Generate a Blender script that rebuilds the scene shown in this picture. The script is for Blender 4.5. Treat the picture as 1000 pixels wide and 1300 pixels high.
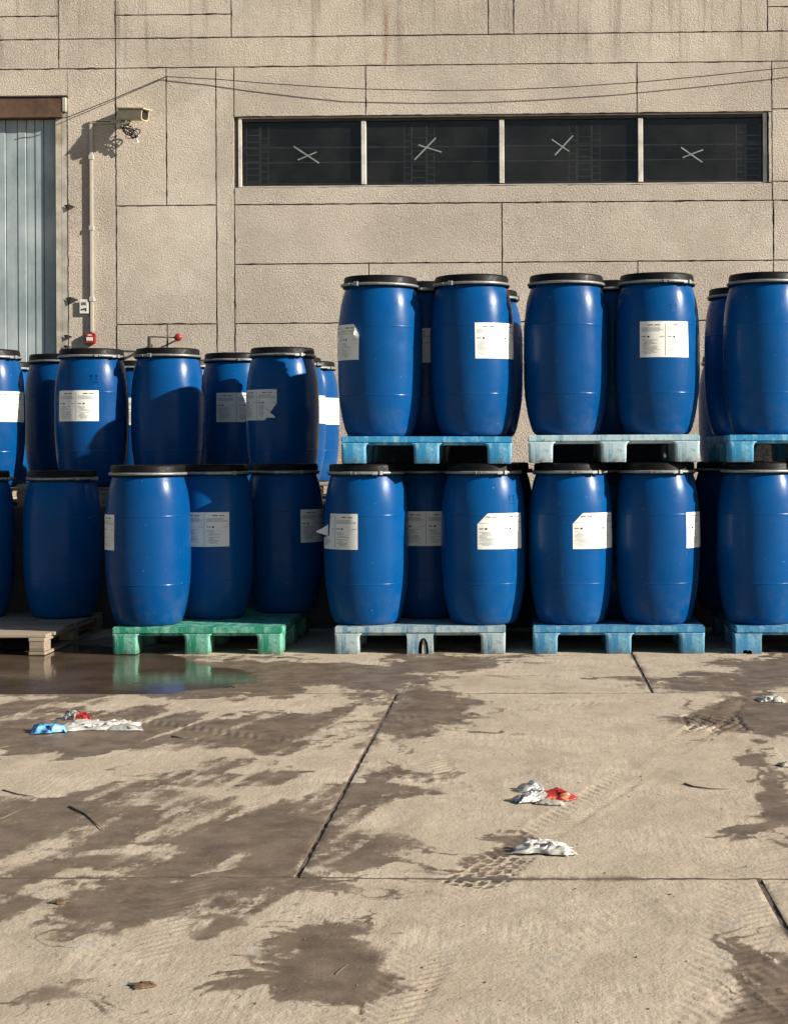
import bpy, bmesh, math, random
import numpy as np
from mathutils import Vector, Matrix, noise as mn
random.seed(7)
for _o in list(bpy.data.objects): bpy.data.objects.remove(_o)
SC = bpy.context.scene
COL = SC.collection
R_ = math.radians

# ------------------------------------------------------------------ camera
FPX, PCX, PCY, CAMH = 2100.0, 602.0, 575.0, 1.233     # focal length, principal point (photo pixels, 1000x1300), height
YAW, ROLL = 0.025, 0.005
cF = Vector((-math.sin(YAW), math.cos(YAW), 0)); cR = Vector((math.cos(YAW), math.sin(YAW), 0)); cU = Vector((0, 0, 1))
CAMP = Vector((0, 0, CAMH))
cam = bpy.data.cameras.new('camera'); camo = bpy.data.objects.new('camera', cam); COL.objects.link(camo)
rc = cR*math.cos(ROLL) - cU*math.sin(ROLL); uc = cR*math.sin(ROLL) + cU*math.cos(ROLL)
camo.matrix_world = Matrix(((rc.x, uc.x, -cF.x, 0), (rc.y, uc.y, -cF.y, 0), (rc.z, uc.z, -cF.z, CAMH), (0, 0, 0, 1)))
cam.sensor_fit = 'VERTICAL'; cam.sensor_height = 36; cam.lens = 36*FPX/1300
cam.shift_x = (500-PCX)/1300; cam.shift_y = (PCY-650)/1300
cam.clip_start = 0.1; cam.clip_end = 2000
SC.camera = camo

# ------------------------------------------------------------------ light
SUN_AZ, SUN_EL = R_(71), R_(24)        # azimuth to the right of the wall's outward normal
S = Vector((math.sin(SUN_AZ)*math.cos(SUN_EL), -math.cos(SUN_AZ)*math.cos(SUN_EL), math.sin(SUN_EL)))
W = bpy.data.worlds.new('World'); SC.world = W; W.use_nodes = True
sky = W.node_tree.nodes.new('ShaderNodeTexSky'); sky.sky_type = 'NISHITA'; sky.sun_disc = False
sky.sun_elevation = SUN_EL; sky.sun_rotation = math.atan2(S.x, S.y); sky.air_density = 1.0; sky.dust_density = 0.5
bg = W.node_tree.nodes['Background']; bg.inputs['Strength'].default_value = 0.05
W.node_tree.links.new(sky.outputs['Color'], bg.inputs['Color'])
sun = bpy.data.lights.new('sun', 'SUN'); suno = bpy.data.objects.new('sun', sun); COL.objects.link(suno)
sun.energy = 5.0; sun.angle = R_(0.5); sun.color = (1.0, 0.94, 0.84)
suno.rotation_euler = S.to_track_quat('Z', 'Y').to_euler(); suno.location = (8, -8, 9)
SC.view_settings.view_transform = 'Standard'; SC.view_settings.look = 'None'
SC.view_settings.gamma = 1.0; SC.view_settings.use_curve_mapping = False; SC.view_settings.exposure = 0.85

# ------------------------------------------------------------------ pixel <-> place
def ray(px, py):
    a_ = (px-PCX)/FPX; b_ = (PCY-py)/FPX
    a = a_*math.cos(ROLL) + b_*math.sin(ROLL); b = -a_*math.sin(ROLL) + b_*math.cos(ROLL)
    return cF + cR*a + cU*b
def on_y(px, py, Y):
    d = ray(px, py); return CAMP + d*(Y/d.y)
def on_z(px, py, z=0.0):
    d = ray(px, py); return CAMP + d*((z-CAMH)/d.z)
def project(X, Y, Z):                    # numpy arrays -> photo pixels
    dx, dy, dz = X, Y, Z-CAMH
    w = dx*cF.x + dy*cF.y
    w = np.maximum(w, 0.05)
    a = (dx*cR.x + dy*cR.y)/w; b = dz/w
    return PCX + FPX*(a*math.cos(ROLL) - b*math.sin(ROLL)), PCY - FPX*(a*math.sin(ROLL) + b*math.cos(ROLL))

# ------------------------------------------------------------------ materials
class NT:
    def __init__(s, name):
        s.m = bpy.data.materials.new(name); s.m.use_nodes = True
        s.t = s.m.node_tree; s.b = s.t.nodes['Principled BSDF']; s.out = s.t.nodes['Material Output']
    def n(s, t, **kw):
        x = s.t.nodes.new('ShaderNode'+t)
        for k, v in kw.items(): setattr(x, k, v)
        return x
    def set(s, sock, v):
        if hasattr(v, 'is_output') or isinstance(v, bpy.types.NodeSocket): s.t.links.new(v, sock)
        else: sock.default_value = v
    def inp(s, **kw):
        for k, v in kw.items(): s.set(s.b.inputs[k.replace('_', ' ')], v)
    def pos(s): return s.n('NewGeometry').outputs['Position']
    def obj(s): return s.n('TexCoord').outputs['Object']
    def rnd(s): return s.n('ObjectInfo').outputs['Random']
    def attr(s, name): return s.n('Attribute', attribute_name=name).outputs['Fac']
    def mapping(s, vec, scale=(1, 1, 1), loc=(0, 0, 0), rot=(0, 0, 0)):
        x = s.n('Mapping'); s.set(x.inputs['Vector'], vec); s.set(x.inputs['Scale'], scale); s.set(x.inputs['Location'], loc); s.set(x.inputs['Rotation'], rot)
        return x.outputs['Vector']
    def noise(s, vec, scale, detail=4, rough=.55, dist=0):
        x = s.n('TexNoise'); s.set(x.inputs['Vector'], vec); s.set(x.inputs['Scale'], scale); s.set(x.inputs['Detail'], detail)
        s.set(x.inputs['Roughness'], rough); s.set(x.inputs['Distortion'], dist); return x.outputs['Fac']
    def voro(s, vec, scale, feat='F1'):
        x = s.n('TexVoronoi', feature=feat); s.set(x.inputs['Vector'], vec); s.set(x.inputs['Scale'], scale); return x.outputs['Distance']
    def mp(s, v, a, b, c=0., d=1.):
        x = s.n('MapRange', interpolation_type='SMOOTHSTEP'); s.set(x.inputs[0], v)
        for i, q in enumerate((a, b, c, d)): s.set(x.inputs[i+1], q)
        return x.outputs[0]
    def ma(s, op, a, b=0.0, c=0.0):
        x = s.n('Math', operation=op); s.set(x.inputs[0], a); s.set(x.inputs[1], b); s.set(x.inputs[2], c); return x.outputs[0]
    def mix(s, f, a, b, bt='MIX'):
        x = s.n('Mix', data_type='RGBA', blend_type=bt); s.set(x.inputs[0], f)
        s.set(x.inputs[6], a if not isinstance(a, tuple) else (*a[:3], 1)); s.set(x.inputs[7], b if not isinstance(b, tuple) else (*b[:3], 1))
        return x.outputs[2]
    def bump(s, h, strength=1., dist=.01, nrm=None):
        x = s.n('Bump'); s.set(x.inputs['Height'], h); s.set(x.inputs['Strength'], strength); s.set(x.inputs['Distance'], dist)
        if nrm is not None: s.set(x.inputs['Normal'], nrm)
        return x.outputs['Normal']
    def sep(s, v):
        x = s.n('SeparateXYZ'); s.set(x.inputs[0], v); return x.outputs
def c4(*c): return (c[0], c[1], c[2], 1.0)
M = {}

# roughcast wall
k = NT('roughcast'); p = k.pos(); r = k.rnd()
big = k.noise(p, .8, 5, .6); med = k.noise(p, 9, 5, .6); fine = k.noise(p, 70, 3, .6); speck = k.noise(p, 210, 2, .5)
base = k.mix(k.mp(big, .3, .7), (.62, .535, .43), (.72, .635, .525))
base = k.mix(k.mp(med, .35, .7, 0, .5), base, (.55, .465, .365))
base = k.mix(k.mp(speck, .52, .70, 0, .6), base, (.26, .20, .15))
base = k.mix(k.mp(r, 0, 1, 0, .5), base, (.58, .49, .405))
x, y, z = k.sep(p)
drip = k.noise(k.mapping(p, (14, 1, .7)), 1, 5, .65)                 # water stains that run down from the top
dm = k.ma('MULTIPLY', k.mp(drip, .50, .70), k.mp(z, 4.4, 5.05, 0, .5))
base = k.mix(dm, base, (.17, .13, .095))
rp = on_y(490, 60, 14.5)
rust = k.ma('MULTIPLY', k.mp(k.ma('ABSOLUTE', k.ma('SUBTRACT', x, rp.x)), .0, .05, 1, 0), k.mp(k.noise(k.mapping(p, (20, 1, 3)), 1, 3), .35, .65))
rust = k.ma('MULTIPLY', rust, k.ma('MULTIPLY', k.mp(z, 4.5, 4.7), k.mp(z, 5.0, 5.3, 1, 0)))
base = k.mix(k.ma('MULTIPLY', rust, .6), base, (.30, .13, .045))
hh = k.ma('ADD', k.ma('MULTIPLY', k.noise(k.mapping(p, (1, 1, 1.15)), 66, 4, .72, .9), 1.0), k.ma('MULTIPLY', fine, .5))
smooth_patch = k.mp(k.noise(p, 1.1, 3, .5), .38, .62, .72, 1)
nb = k.bump(hh, smooth_patch, .032); nb = k.bump(k.voro(p, 60), .25, .006, nb)
k.inp(Base_Color=base, Roughness=.93, Normal=nb); k.b.inputs['Specular IOR Level'].default_value = .2
M['roughcast'] = k.m

def simple(name, col, rough=.6, metal=0, var=.15, scale=12, bumpd=0, spec=.5, dirt=None, dirtamt=.0):
    k = NT(name); o = k.obj(); n = k.noise(o, scale, 5, .6)
    dark = tuple(c*(1-var*2) for c in col); lite = tuple(min(1, c*(1+var)) for c in col)
    b = k.mix(k.mp(n, .3, .7), dark, lite)
    if dirt: b = k.mix(k.mp(k.noise(o, scale*.6, 6, .7), .62-dirtamt*.4, .8-dirtamt*.3), b, dirt)
    k.inp(Base_Color=b, Roughness=k.mp(k.noise(o, scale*2.3, 3), .3, .7, max(rough-.08, .02), min(rough+.1, 1)), Metallic=metal)
    k.b.inputs['Specular IOR Level'].default_value = spec
    if bumpd: k.inp(Normal=k.bump(k.noise(o, scale*6, 4), .5, bumpd))
    M[name] = k.m; return k.m
simple('joint_dark', (.10, .08, .062), .95)
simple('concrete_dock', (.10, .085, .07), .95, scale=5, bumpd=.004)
simple('rust_lintel', (.115, .062, .036), .75, scale=7, bumpd=.003, dirt=(.06, .035, .02), dirtamt=.4)
simple('door_jamb', (.47, .43, .35), .55, scale=6, dirt=(.30, .22, .14), dirtamt=.2)
simple('dark_steel', (.05, .04, .035), .6)
simple('white_frame', (.62, .58, .50), .55, scale=9, dirt=(.35, .27, .19), dirtamt=.1)
simple('reflection_bar_steel', (.72, .74, .72), .6)
simple('tape', (.24, .275, .255), .7)
simple('roof_gravel', (.2, .19, .17), .95, scale=3)
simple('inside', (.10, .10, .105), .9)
simple('cable_black', (.025, .022, .02), .6)
simple('conduit_pvc', (.50, .45, .37), .5, scale=4, var=.06)
simple('cctv_shell', (.50, .42, .25), .35, scale=5, var=.08)
simple('cctv_dark', (.02, .02, .02), .3)
simple('steel_bright', (.62, .62, .60), .32, .9, scale=30)
simple('alarm_red', (.30, .025, .018), .4, scale=8, var=.08)
simple('alarm_white', (.75, .70, .62), .5, var=.05)
simple('lid_black', (.006, .005, .005), .5, scale=15, spec=.15, dirt=(.02, .017, .014), dirtamt=.05)
simple('ring_steel', (.28, .29, .28), .45, .5, scale=40, var=.12)
simple('print_grey', (.22, .24, .23), .8, var=.02)
simple('print_dark', (.035, .035, .035), .8, var=.02)
simple('white_plastic', (.52, .50, .45), .45, var=.15, scale=20, dirt=(.22, .18, .14), dirtamt=.25)
simple('blue_plastic', (.12, .36, .70), .4, var=.5, scale=25, dirt=(.72, .74, .74), dirtamt=.25)
simple('grey_paper', (.42, .38, .32), .85, var=.2, scale=18)
simple('dead_leaf', (.14, .085, .045), .8, var=.25)
simple('twig', (.16, .125, .09), .9)
simple('stone_grit', (.16, .135, .105), .95, var=.3)

k = NT('label_paper'); o = k.pos()
k.inp(Base_Color=k.mix(k.mp(k.noise(o, 14, 4), .35, .7), (.80, .79, .73), (.72, .72, .66)), Roughness=.6, Normal=k.bump(k.noise(o, 40, 3), .25, .002))
k.b.inputs['Specular IOR Level'].default_value = .3; M['label_paper'] = k.m

k = NT('drum_blue'); o = k.obj(); r = k.rnd(); x, y, z = k.sep(o)
oo = k.n('VectorMath', operation='ADD'); k.set(oo.inputs[0], o)
cx = k.n('CombineXYZ'); k.set(cx.inputs[0], k.ma('MULTIPLY', r, 37.)); k.set(cx.inputs[1], k.ma('MULTIPLY', r, 91.)); k.set(oo.inputs[1], cx.outputs[0]); ov = oo.outputs[0]
b = k.mix(k.mp(r, 0, 1), (.0002, .050, .178), (.0003, .070, .235))
b = k.mix(k.mp(k.noise(ov, 4, 5, .6), .35, .75, 0, .35), b, (.001, .042, .13))
dustn = k.noise(ov, 9, 6, .7)
dust = k.ma('MULTIPLY', k.mp(z, .02, .30, .25, .03), k.mp(dustn, .40, .72))           # splashed dirt towards the foot
b = k.mix(dust, b, (.09, .10, .12))
scr = k.ma('MULTIPLY', k.mp(k.noise(k.mapping(ov, (60, 60, 5)), 1, 3, .6), .70, .76), k.mp(k.noise(ov, 5, 2), .55, .65))
b = k.mix(k.ma('MULTIPLY', scr, .55), b, (.09, .20, .40))
chip = k.mp(k.noise(ov, 55, 2, .5), .755, .78)
b = k.mix(k.ma('MULTIPLY', chip, .7), b, (.25, .33, .42))
fade = k.ma('MULTIPLY', k.mp(k.noise(k.mapping(ov, (1, 1, .45)), 6, 5, .65), .55, .80, 0, .35), k.mp(r, .2, .9))
b = k.mix(fade, b, (.008, .085, .225))
drips = k.ma('MULTIPLY', k.mp(k.noise(k.mapping(ov, (26, 26, 1.1)), 1, 3, .55), .64, .74, 0, .4), k.mp(k.noise(ov, 3, 2), .5, .62))
b = k.mix(drips, b, (.04, .10, .19))
k.inp(Base_Color=b, Roughness=k.ma('ADD', k.mp(k.noise(ov, 7, 4), .3, .7, .23, .34), k.ma('MULTIPLY', dust, .4)),
      Normal=k.bump(k.noise(k.mapping(ov, (1, 1, .5)), 26, 3), .12, .006)); k.b.inputs['Specular IOR Level'].default_value = .16
M['drum_blue'] = k.m

def pallet_mat(name, col, pale, amt, rough=.5):
    k = NT(name); o = k.obj(); r = k.rnd(); x, y, z = k.sep(o)
    w = k.noise(k.mapping(o, (1.6, 1.6, .6)), 9, 6, .68); w2 = k.noise(o, 40, 4, .6)
    st = k.noise(k.mapping(o, (1, 1, .12)), 60, 3, .6)
    f = k.mp(k.ma('ADD', w, k.ma('MULTIPLY', st, .3)), .72-amt*.4, .95-amt*.35)
    b = k.mix(f, col, pale)
    b = k.mix(k.mp(k.noise(o, 13, 5, .7), .56, .70, 0, .7), b, tuple(c*.4 for c in col))
    b = k.mix(k.ma('MULTIPLY', k.mp(k.noise(k.mapping(o, (9, 9, 30)), 3, 4, .7), .60, .66), .6), b, (.10, .09, .075))
    b = k.mix(k.ma('MULTIPLY', k.mp(z, .0, .05, .7, 0), k.mp(w2, .4, .6)), b, (.13, .11, .085))
    k.inp(Base_Color=b, Roughness=k.mp(w2, .3, .7, rough-.1, rough+.15), Normal=k.bump(k.ma('ADD', w2, st), .3, .003)); M[name] = k.m
pallet_mat('pallet_green', (.008, .22, .13), (.20, .44, .34), .42)
pallet_mat('pallet_grey_blue', (.075, .20, .30), (.36, .44, .44), .62)
pallet_mat('pallet_blue', (.035, .20, .38), (.20, .40, .50), .35)
pallet_mat('pallet_bright_blue', (.02, .24, .46), (.22, .48, .62), .28)
pallet_mat('pallet_pale', (.14, .33, .42), (.42, .55, .59), .72)

k = NT('pallet_wood'); o = k.obj(); r = k.rnd()
cx = k.n('CombineXYZ'); k.set(cx.inputs[1], k.ma('MULTIPLY', r, 50.)); oo = k.n('VectorMath', operation='ADD'); k.set(oo.inputs[0], o); k.set(oo.inputs[1], cx.outputs[0])
g = k.noise(k.mapping(oo.outputs[0], (2, 40, 40)), 1, 5, .65, .4)
b = k.mix(k.mp(g, .3, .7), (.14, .105, .07), (.32, .255, .185)); b = k.mix(k.mp(r, 0, 1, 0, .5), b, (.36, .29, .21))
k.inp(Base_Color=b, Roughness=.9, Normal=k.bump(g, .5, .003)); M['pallet_wood'] = k.m

k = NT('door_sheet'); o = k.pos()
n = k.noise(k.mapping(o, (1.3, 1, .9)), 1.6, 5, .6)
b = k.mix(k.mp(n, .3, .72), (.22, .275, .285), (.46, .51, .51)); b = k.mix(k.mp(k.noise(k.mapping(o, (25, 1, .6)), 1, 4), .5, .8, 0, .4), b, (.45, .47, .45))
k.inp(Base_Color=b, Roughness=.36); M['door_sheet'] = k.m

k = NT('window_glass')
tr = k.n('BsdfTransparent'); k.set(tr.inputs[0], c4(.72, .73, .73)); gl = k.n('BsdfGlossy'); k.set(gl.inputs['Roughness'], .04); k.set(gl.inputs[0], c4(.55, .51, .47))
df = k.n('BsdfDiffuse'); k.set(df.inputs[0], c4(.30, .28, .26))
fr = k.n('Fresnel'); k.set(fr.inputs[0], 1.5); m1 = k.n('MixShader'); k.set(m1.inputs[0], fr.outputs[0]); k.t.links.new(tr.outputs[0], m1.inputs[1]); k.t.links.new(gl.outputs[0], m1.inputs[2])
m2 = k.n('MixShader'); k.set(m2.inputs[0], k.mp(k.noise(k.pos(), 3, 5, .6), .3, .8, .02, .07)); k.t.links.new(m1.outputs[0], m2.inputs[1]); k.t.links.new(df.outputs[0], m2.inputs[2])
k.t.links.new(m2.outputs[0], k.out.inputs[0]); M['window_glass'] = k.m

k = NT('clear_plastic')
tr = k.n('BsdfTransparent'); k.set(tr.inputs[0], c4(.85, .86, .84)); gl = k.n('BsdfGlossy'); k.set(gl.inputs['Roughness'], .15); df = k.n('BsdfDiffuse'); k.set(df.inputs[0], c4(.6, .62, .6))
m1 = k.n('MixShader'); k.set(m1.inputs[0], .35); k.t.links.new(gl.outputs[0], m1.inputs[2]); k.t.links.new(df.outputs[0], m1.inputs[1])
m2 = k.n('MixShader'); k.set(m2.inputs[0], .3); k.t.links.new(tr.outputs[0], m2.inputs[1]); k.t.links.new(m1.outputs[0], m2.inputs[2]); k.t.links.new(m2.outputs[0], k.out.inputs[0]); M['clear_plastic'] = k.m

k = NT('wrapper_red'); o = k.obj(); x, y, z = k.sep(o)
st = k.noise(k.mapping(o, (8, 24, 8), rot=(0, 0, .5)), 3, 2, .5)
b = k.mix(k.mp(st, .47, .50), (.55, .52, .47), (.03, .03, .06)); b = k.mix(k.mp(st, .53, .55), b, (.52, .50, .45))
b = k.mix(k.mp(k.ma('ADD', x, k.ma('MULTIPLY', k.noise(o, 30), .03)), .025, .035), b, (.27, .018, .016))
b = k.mix(k.mp(k.noise(o, 17, 2), .62, .66), b, (.40, .17, .08))
k.inp(Base_Color=b, Roughness=.35); M['wrapper_red'] = k.m

k = NT('mud_concrete'); p = k.pos(); wet0 = k.attr('wet'); trk = k.attr('track'); tone = k.attr('tone')
n1 = k.noise(p, 22, 6, .7); n2 = k.noise(p, 90, 4, .65); n3 = k.noise(p, 2.2, 5, .6); n4 = k.noise(p, 7, 5, .65); n5 = k.noise(k.mapping(p, (26, 6, 1), rot=(0, 0, .12)), 1, 6, .75)
wet0 = k.ma('ADD', wet0, k.ma('MULTIPLY', k.ma('SUBTRACT', n5, .5), k.mp(wet0, .05, .4, 0, 1.3)))
wet = k.mp(k.ma('ADD', wet0, k.ma('ADD', k.ma('MULTIPLY', k.ma('SUBTRACT', n1, .5), 1.0), k.ma('MULTIPLY', k.ma('SUBTRACT', n2, .5), .7))), .31, .74)
damp = k.mp(k.ma('ADD', wet0, k.ma('MULTIPLY', k.ma('SUBTRACT', n4, .5), .8)), .15, .6)
dry = k.mix(k.mp(n3, .3, .7), (.425, .347, .255), (.505, .42, .316)); dry = k.mix(k.mp(n4, .36, .7, 0, .55), dry, (.375, .303, .222))
dry = k.mix(k.mp(n2, .5, .75, 0, .35), dry, (.27, .215, .157))
smear = k.mp(k.noise(k.mapping(p, (3.4, 1.3, 1), rot=(0, 0, .3)), 1.6, 6, .68), .50, .66, 0, .5)
dry = k.mix(smear, dry, (.315, .25, .18))
grey = k.mp(k.noise(k.mapping(p, loc=(3, 8, 0)), 5, 6, .7), .60, .70)
dry = k.mix(k.ma('MULTIPLY', grey, k.mp(tone, 0, 1, .12, .8)), dry, (.40, .40, .36))
dry = k.mix(k.ma('MULTIPLY', damp, .6), dry, (.25, .195, .14))
wc = k.mix(k.mp(n4, .3, .7), (.105, .074, .050), (.200, .148, .104)); wc = k.mix(k.mp(n2, .45, .75, 0, .4), wc, (.22, .168, .12))
col = k.mix(wet, dry, wc)
h = k.ma('ADD', k.ma('MULTIPLY', n1, .6), k.ma('MULTIPLY', n2, .35))
streak = k.noise(k.mapping(p, (45, 5, 1)), 1, 3, .5)
h = k.ma('ADD', h, k.ma('MULTIPLY', streak, k.mp(n3, .45, .6, 0, .35)))
k.inp(Base_Color=col, Roughness=k.ma('ADD', k.mp(wet, 0, 1, .95, .42), k.ma('MULTIPLY', n2, .1)), Normal=k.bump(h, k.mp(wet, 0, 1, .7, .35), .011))
k.set(k.b.inputs['Specular IOR Level'], k.mp(wet, 0, 1, .12, .20)); M['mud_concrete'] = k.m

k = NT('muddy_water'); p = k.pos()
k.inp(Base_Color=k.mix(k.mp(k.noise(p, 3, 4), .3, .7), (.07, .048, .032), (.115, .082, .056)), Roughness=.10, IOR=1.33,
      Normal=k.bump(k.noise(k.mapping(p, (1, .5, 1)), 22, 2), .22, .003)); M['muddy_water'] = k.m

# ------------------------------------------------------------------ mesh helpers
def link(name, me, mat=None, parent=None):
    o = bpy.data.objects.new(name, me); COL.objects.link(o)
    if mat and me and not me.materials: me.materials.append(M[mat] if isinstance(mat, str) else mat)
    if parent: o.parent = parent
    return o
def tag(o, label=None, cat=None, group=None, kind=None):
    for kk, v in (('label', label), ('category', cat), ('group', group), ('kind', kind)):
        if v: o[kk] = v
    return o
def empty(name, loc=(0, 0, 0), rz=0):
    o = bpy.data.objects.new(name, None); COL.objects.link(o); o.location = loc; o.rotation_euler.z = rz; o.empty_display_size = .1; return o
def mesh(vs, fs, smooth=False, name='m'):
    me = bpy.data.meshes.new(name); me.from_pydata([tuple(v) for v in vs], [], fs); me.update()
    if smooth: me.polygons.foreach_set('use_smooth', [True]*len(me.polygons))
    return me
def fix(me, bev=0, seg=1):
    bm = bmesh.new(); bm.from_mesh(me)
    if bev: bmesh.ops.bevel(bm, geom=list(bm.edges), offset=bev, segments=seg, affect='EDGES', clamp_overlap=True)
    bmesh.ops.recalc_face_normals(bm, faces=bm.faces); bm.to_mesh(me); bm.free(); return me
def box(x0, x1, y0, y1, z0, z1, bev=0, seg=1):
    vs = [(x, y, z) for z in (z0, z1) for y in (y0, y1) for x in (x0, x1)]
    fs = [(0, 2, 3, 1), (4, 5, 7, 6), (0, 1, 5, 4), (2, 6, 7, 3), (0, 4, 6, 2), (1, 3, 7, 5)]
    me = mesh(vs, fs); return fix(me, bev, seg) if bev else me
def lathe(prof, n=56, smooth=True, cap=True):
    vs, fs = [], []
    for (r, z) in prof:
        for i in range(n):
            a = 2*math.pi*i/n; vs.append((r*math.sin(a), -r*math.cos(a), z))
    for j in range(len(prof)-1):
        for i in range(n):
            i2 = (i+1) % n; fs.append((j*n+i, j*n+i2, (j+1)*n+i2, (j+1)*n+i))
    if cap: fs.append(tuple(reversed(range(n)))); fs.append(tuple(range((len(prof)-1)*n, len(prof)*n)))
    return vs, fs
def tube(pts, rad, n=8, closed=False):
    vs, fs = [], []; pts = [Vector(q) for q in pts]; N = len(pts)
    for i, q in enumerate(pts):
        t = (pts[min(i+1, N-1)] - pts[max(i-1, 0)]).normalized()
        u = t.cross(Vector((0, 0, 1)));  u = u if u.length > .05 else t.cross(Vector((0, 1, 0)))
        u.normalize(); w = t.cross(u)
        rr = rad[i] if isinstance(rad, (list, tuple)) else rad
        for j in range(n):
            a = 2*math.pi*j/n; vs.append(q + u*(rr*math.cos(a)) + w*(rr*math.sin(a)))
    for i in range(N-1):
        for j in range(n):
            j2 = (j+1) % n; fs.append((i*n+j, i*n+j2, (i+1)*n+j2, (i+1)*n+j))
    fs.append(tuple(range(n))); fs.append(tuple(reversed(range((N-1)*n, N*n))))
    return fix(mesh(vs, fs, True))
def prism(poly, y0, y1, bev=0):
    """poly: list of (x, z); solid between y0 and y1"""
    n = len(poly); vs = [(x, y0, z) for x, z in poly] + [(x, y1, z) for x, z in poly]
    fs = [tuple(range(n)), tuple(reversed(range(n, 2*n)))] + [(i, (i+1) % n, n+(i+1) % n, n+i) for i in range(n)]
    me = mesh(vs, fs); return fix(me, bev)
def join(parts):
    vs, fs = [], []
    for me in parts:
        o = len(vs); vs += [tuple(v.co) for v in me.vertices]; fs += [tuple(i+o for i in q.vertices) for q in me.polygons]
    return mesh(vs, fs)
def shade(me):
    me.polygons.foreach_set('use_smooth', [True]*len(me.polygons)); return me

# ------------------------------------------------------------------ numpy value noise
def vnoise(x, y, seed=0):
    xi = np.floor(x).astype(np.int64); yi = np.floor(y).astype(np.int64); xf = x-xi; yf = y-yi
    def hsh(a, b):
        h_ = (a*374761393 + b*668265263 + seed*974634777) & 0x7fffffff
        h_ = ((h_ ^ (h_ >> 13))*1274126177) & 0x7fffffff
        return ((h_ ^ (h_ >> 16)) & 0xffff)/65535.0
    u = xf*xf*(3-2*xf); v = yf*yf*(3-2*yf)
    a = hsh(xi, yi); b = hsh(xi+1, yi); c = hsh(xi, yi+1); d = hsh(xi+1, yi+1)
    return (a*(1-u)+b*u)*(1-v) + (c*(1-u)+d*u)*v
def fbm(x, y, seed=0, oct=4):
    t = 0; s = 0; a = 1
    for i in range(oct):
        t = t + a*vnoise(x*2**i, y*2**i, seed+i*7); s += a; a *= .5
    return t/s

# ================================================================== GROUND
Y1 = on_z(600, 880).y; Y2 = on_z(600, 1114.5).y; YD = 11.66        # slab rows end here; dock front
WETS = [  # photo px: cx, cy, rx, ry, strength
    (180, 860, 360, 28, 1.25), (540, 844, 80, 16, 1.2), (420, 868, 140, 12, 1.3), (470, 870, 75, 9, 1.), (930, 866, 110, 10, .9), (985, 848, 50, 20, 1.1), (20, 838, 160, 30, 1.),
    (60, 905, 110, 14, .7), (200, 930, 300, 24, 1.), (430, 905, 70, 12, .8), (545, 898, 62, 22, .95), (525, 925, 40, 22, .8), (480, 1006, 56, 20, 1.), (300, 985, 130, 16, .85),
    (60, 1022, 140, 24, .9), (130, 1000, 120, 10, .6), (270, 1060, 230, 46, 1.05), (420, 1050, 60, 40, .7), (340, 1112, 60, 42, 1.05), (110, 1110, 200, 26, .95), (180, 1138, 210, 38, 1.05), (420, 1098, 50, 12, .95),
    (60, 1060, 110, 18, .7), (25, 1130, 90, 44, 1.), (230, 1170, 120, 14, .75),
    (960, 914, 118, 20, 1.1), (870, 908, 50, 12, .75), (990, 972, 36, 12, 1.05), (995, 1022, 34, 34, 1.05), (975, 1045, 34, 14, .95),
    (398, 1240, 66, 33, 1.1), (335, 1262, 48, 12, .85), (440, 1212, 30, 22, .9), (960, 1268, 66, 42, 1.2), (1000, 1240, 60, 18, 1.1), (655, 1078, 30, 12, 1.1), (620, 1105, 34, 17, .9),
    (30, 1262, 70, 14, .65), (905, 918, 28, 14, 1.)]
DRYS = [(300, 892, 150, 9, 1.), (440, 836, 70, 13, 1.), (90, 903, 60, 6, .5), (200, 965, 170, 9, .8), (60, 985, 100, 10, .6), (420, 970, 60, 16, .7), (190, 1078, 60, 10, .6), (70, 1118, 60, 10, .8), (240, 1112, 30, 3, .8),
        (330, 1010, 70, 6, .5), (150, 1172, 22, 5, .5), (640, 860, 130, 14, .6)]
TRACKS = [  # polyline in photo px, half width (m), depth (m), tread pitch (m)
    ([(930, 890), (905, 915), (800, 985), (720, 1035), (640, 1090)], .085, .0085, .05),
    ([(640, 1090), (560, 1180), (480, 1300)], .085, .0042, .04),
    ([(1000, 885), (985, 930), (960, 1010), (950, 1120), (900, 1300)], .10, .0015, .05),
    ([(90, 910), (250, 880), (380, 845)], .13, .004, .06),
    ([(480, 890), (520, 930), (540, 985)], .13, .004, .05),
    ([(640, 900), (760, 890), (850, 890)], .1, .003, .05),
    ([(0, 930), (150, 915), (330, 940), (520, 905)], .12, .004, .055),
    ([(380, 945), (300, 1010), (230, 1115), (150, 1220)], .13, .0022, .045),
    ([(1010, 1225), (965, 1262), (930, 1300)], .10, .0022, .05),
    ([(600, 1300), (700, 1190), (800, 1130), (930, 1060)], .11, .0008, .05)]
TW = [([tuple(on_z(*q)[:2]) for q in pl], hw, dp, pt) for pl, hw, dp, pt in TRACKS]
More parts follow.
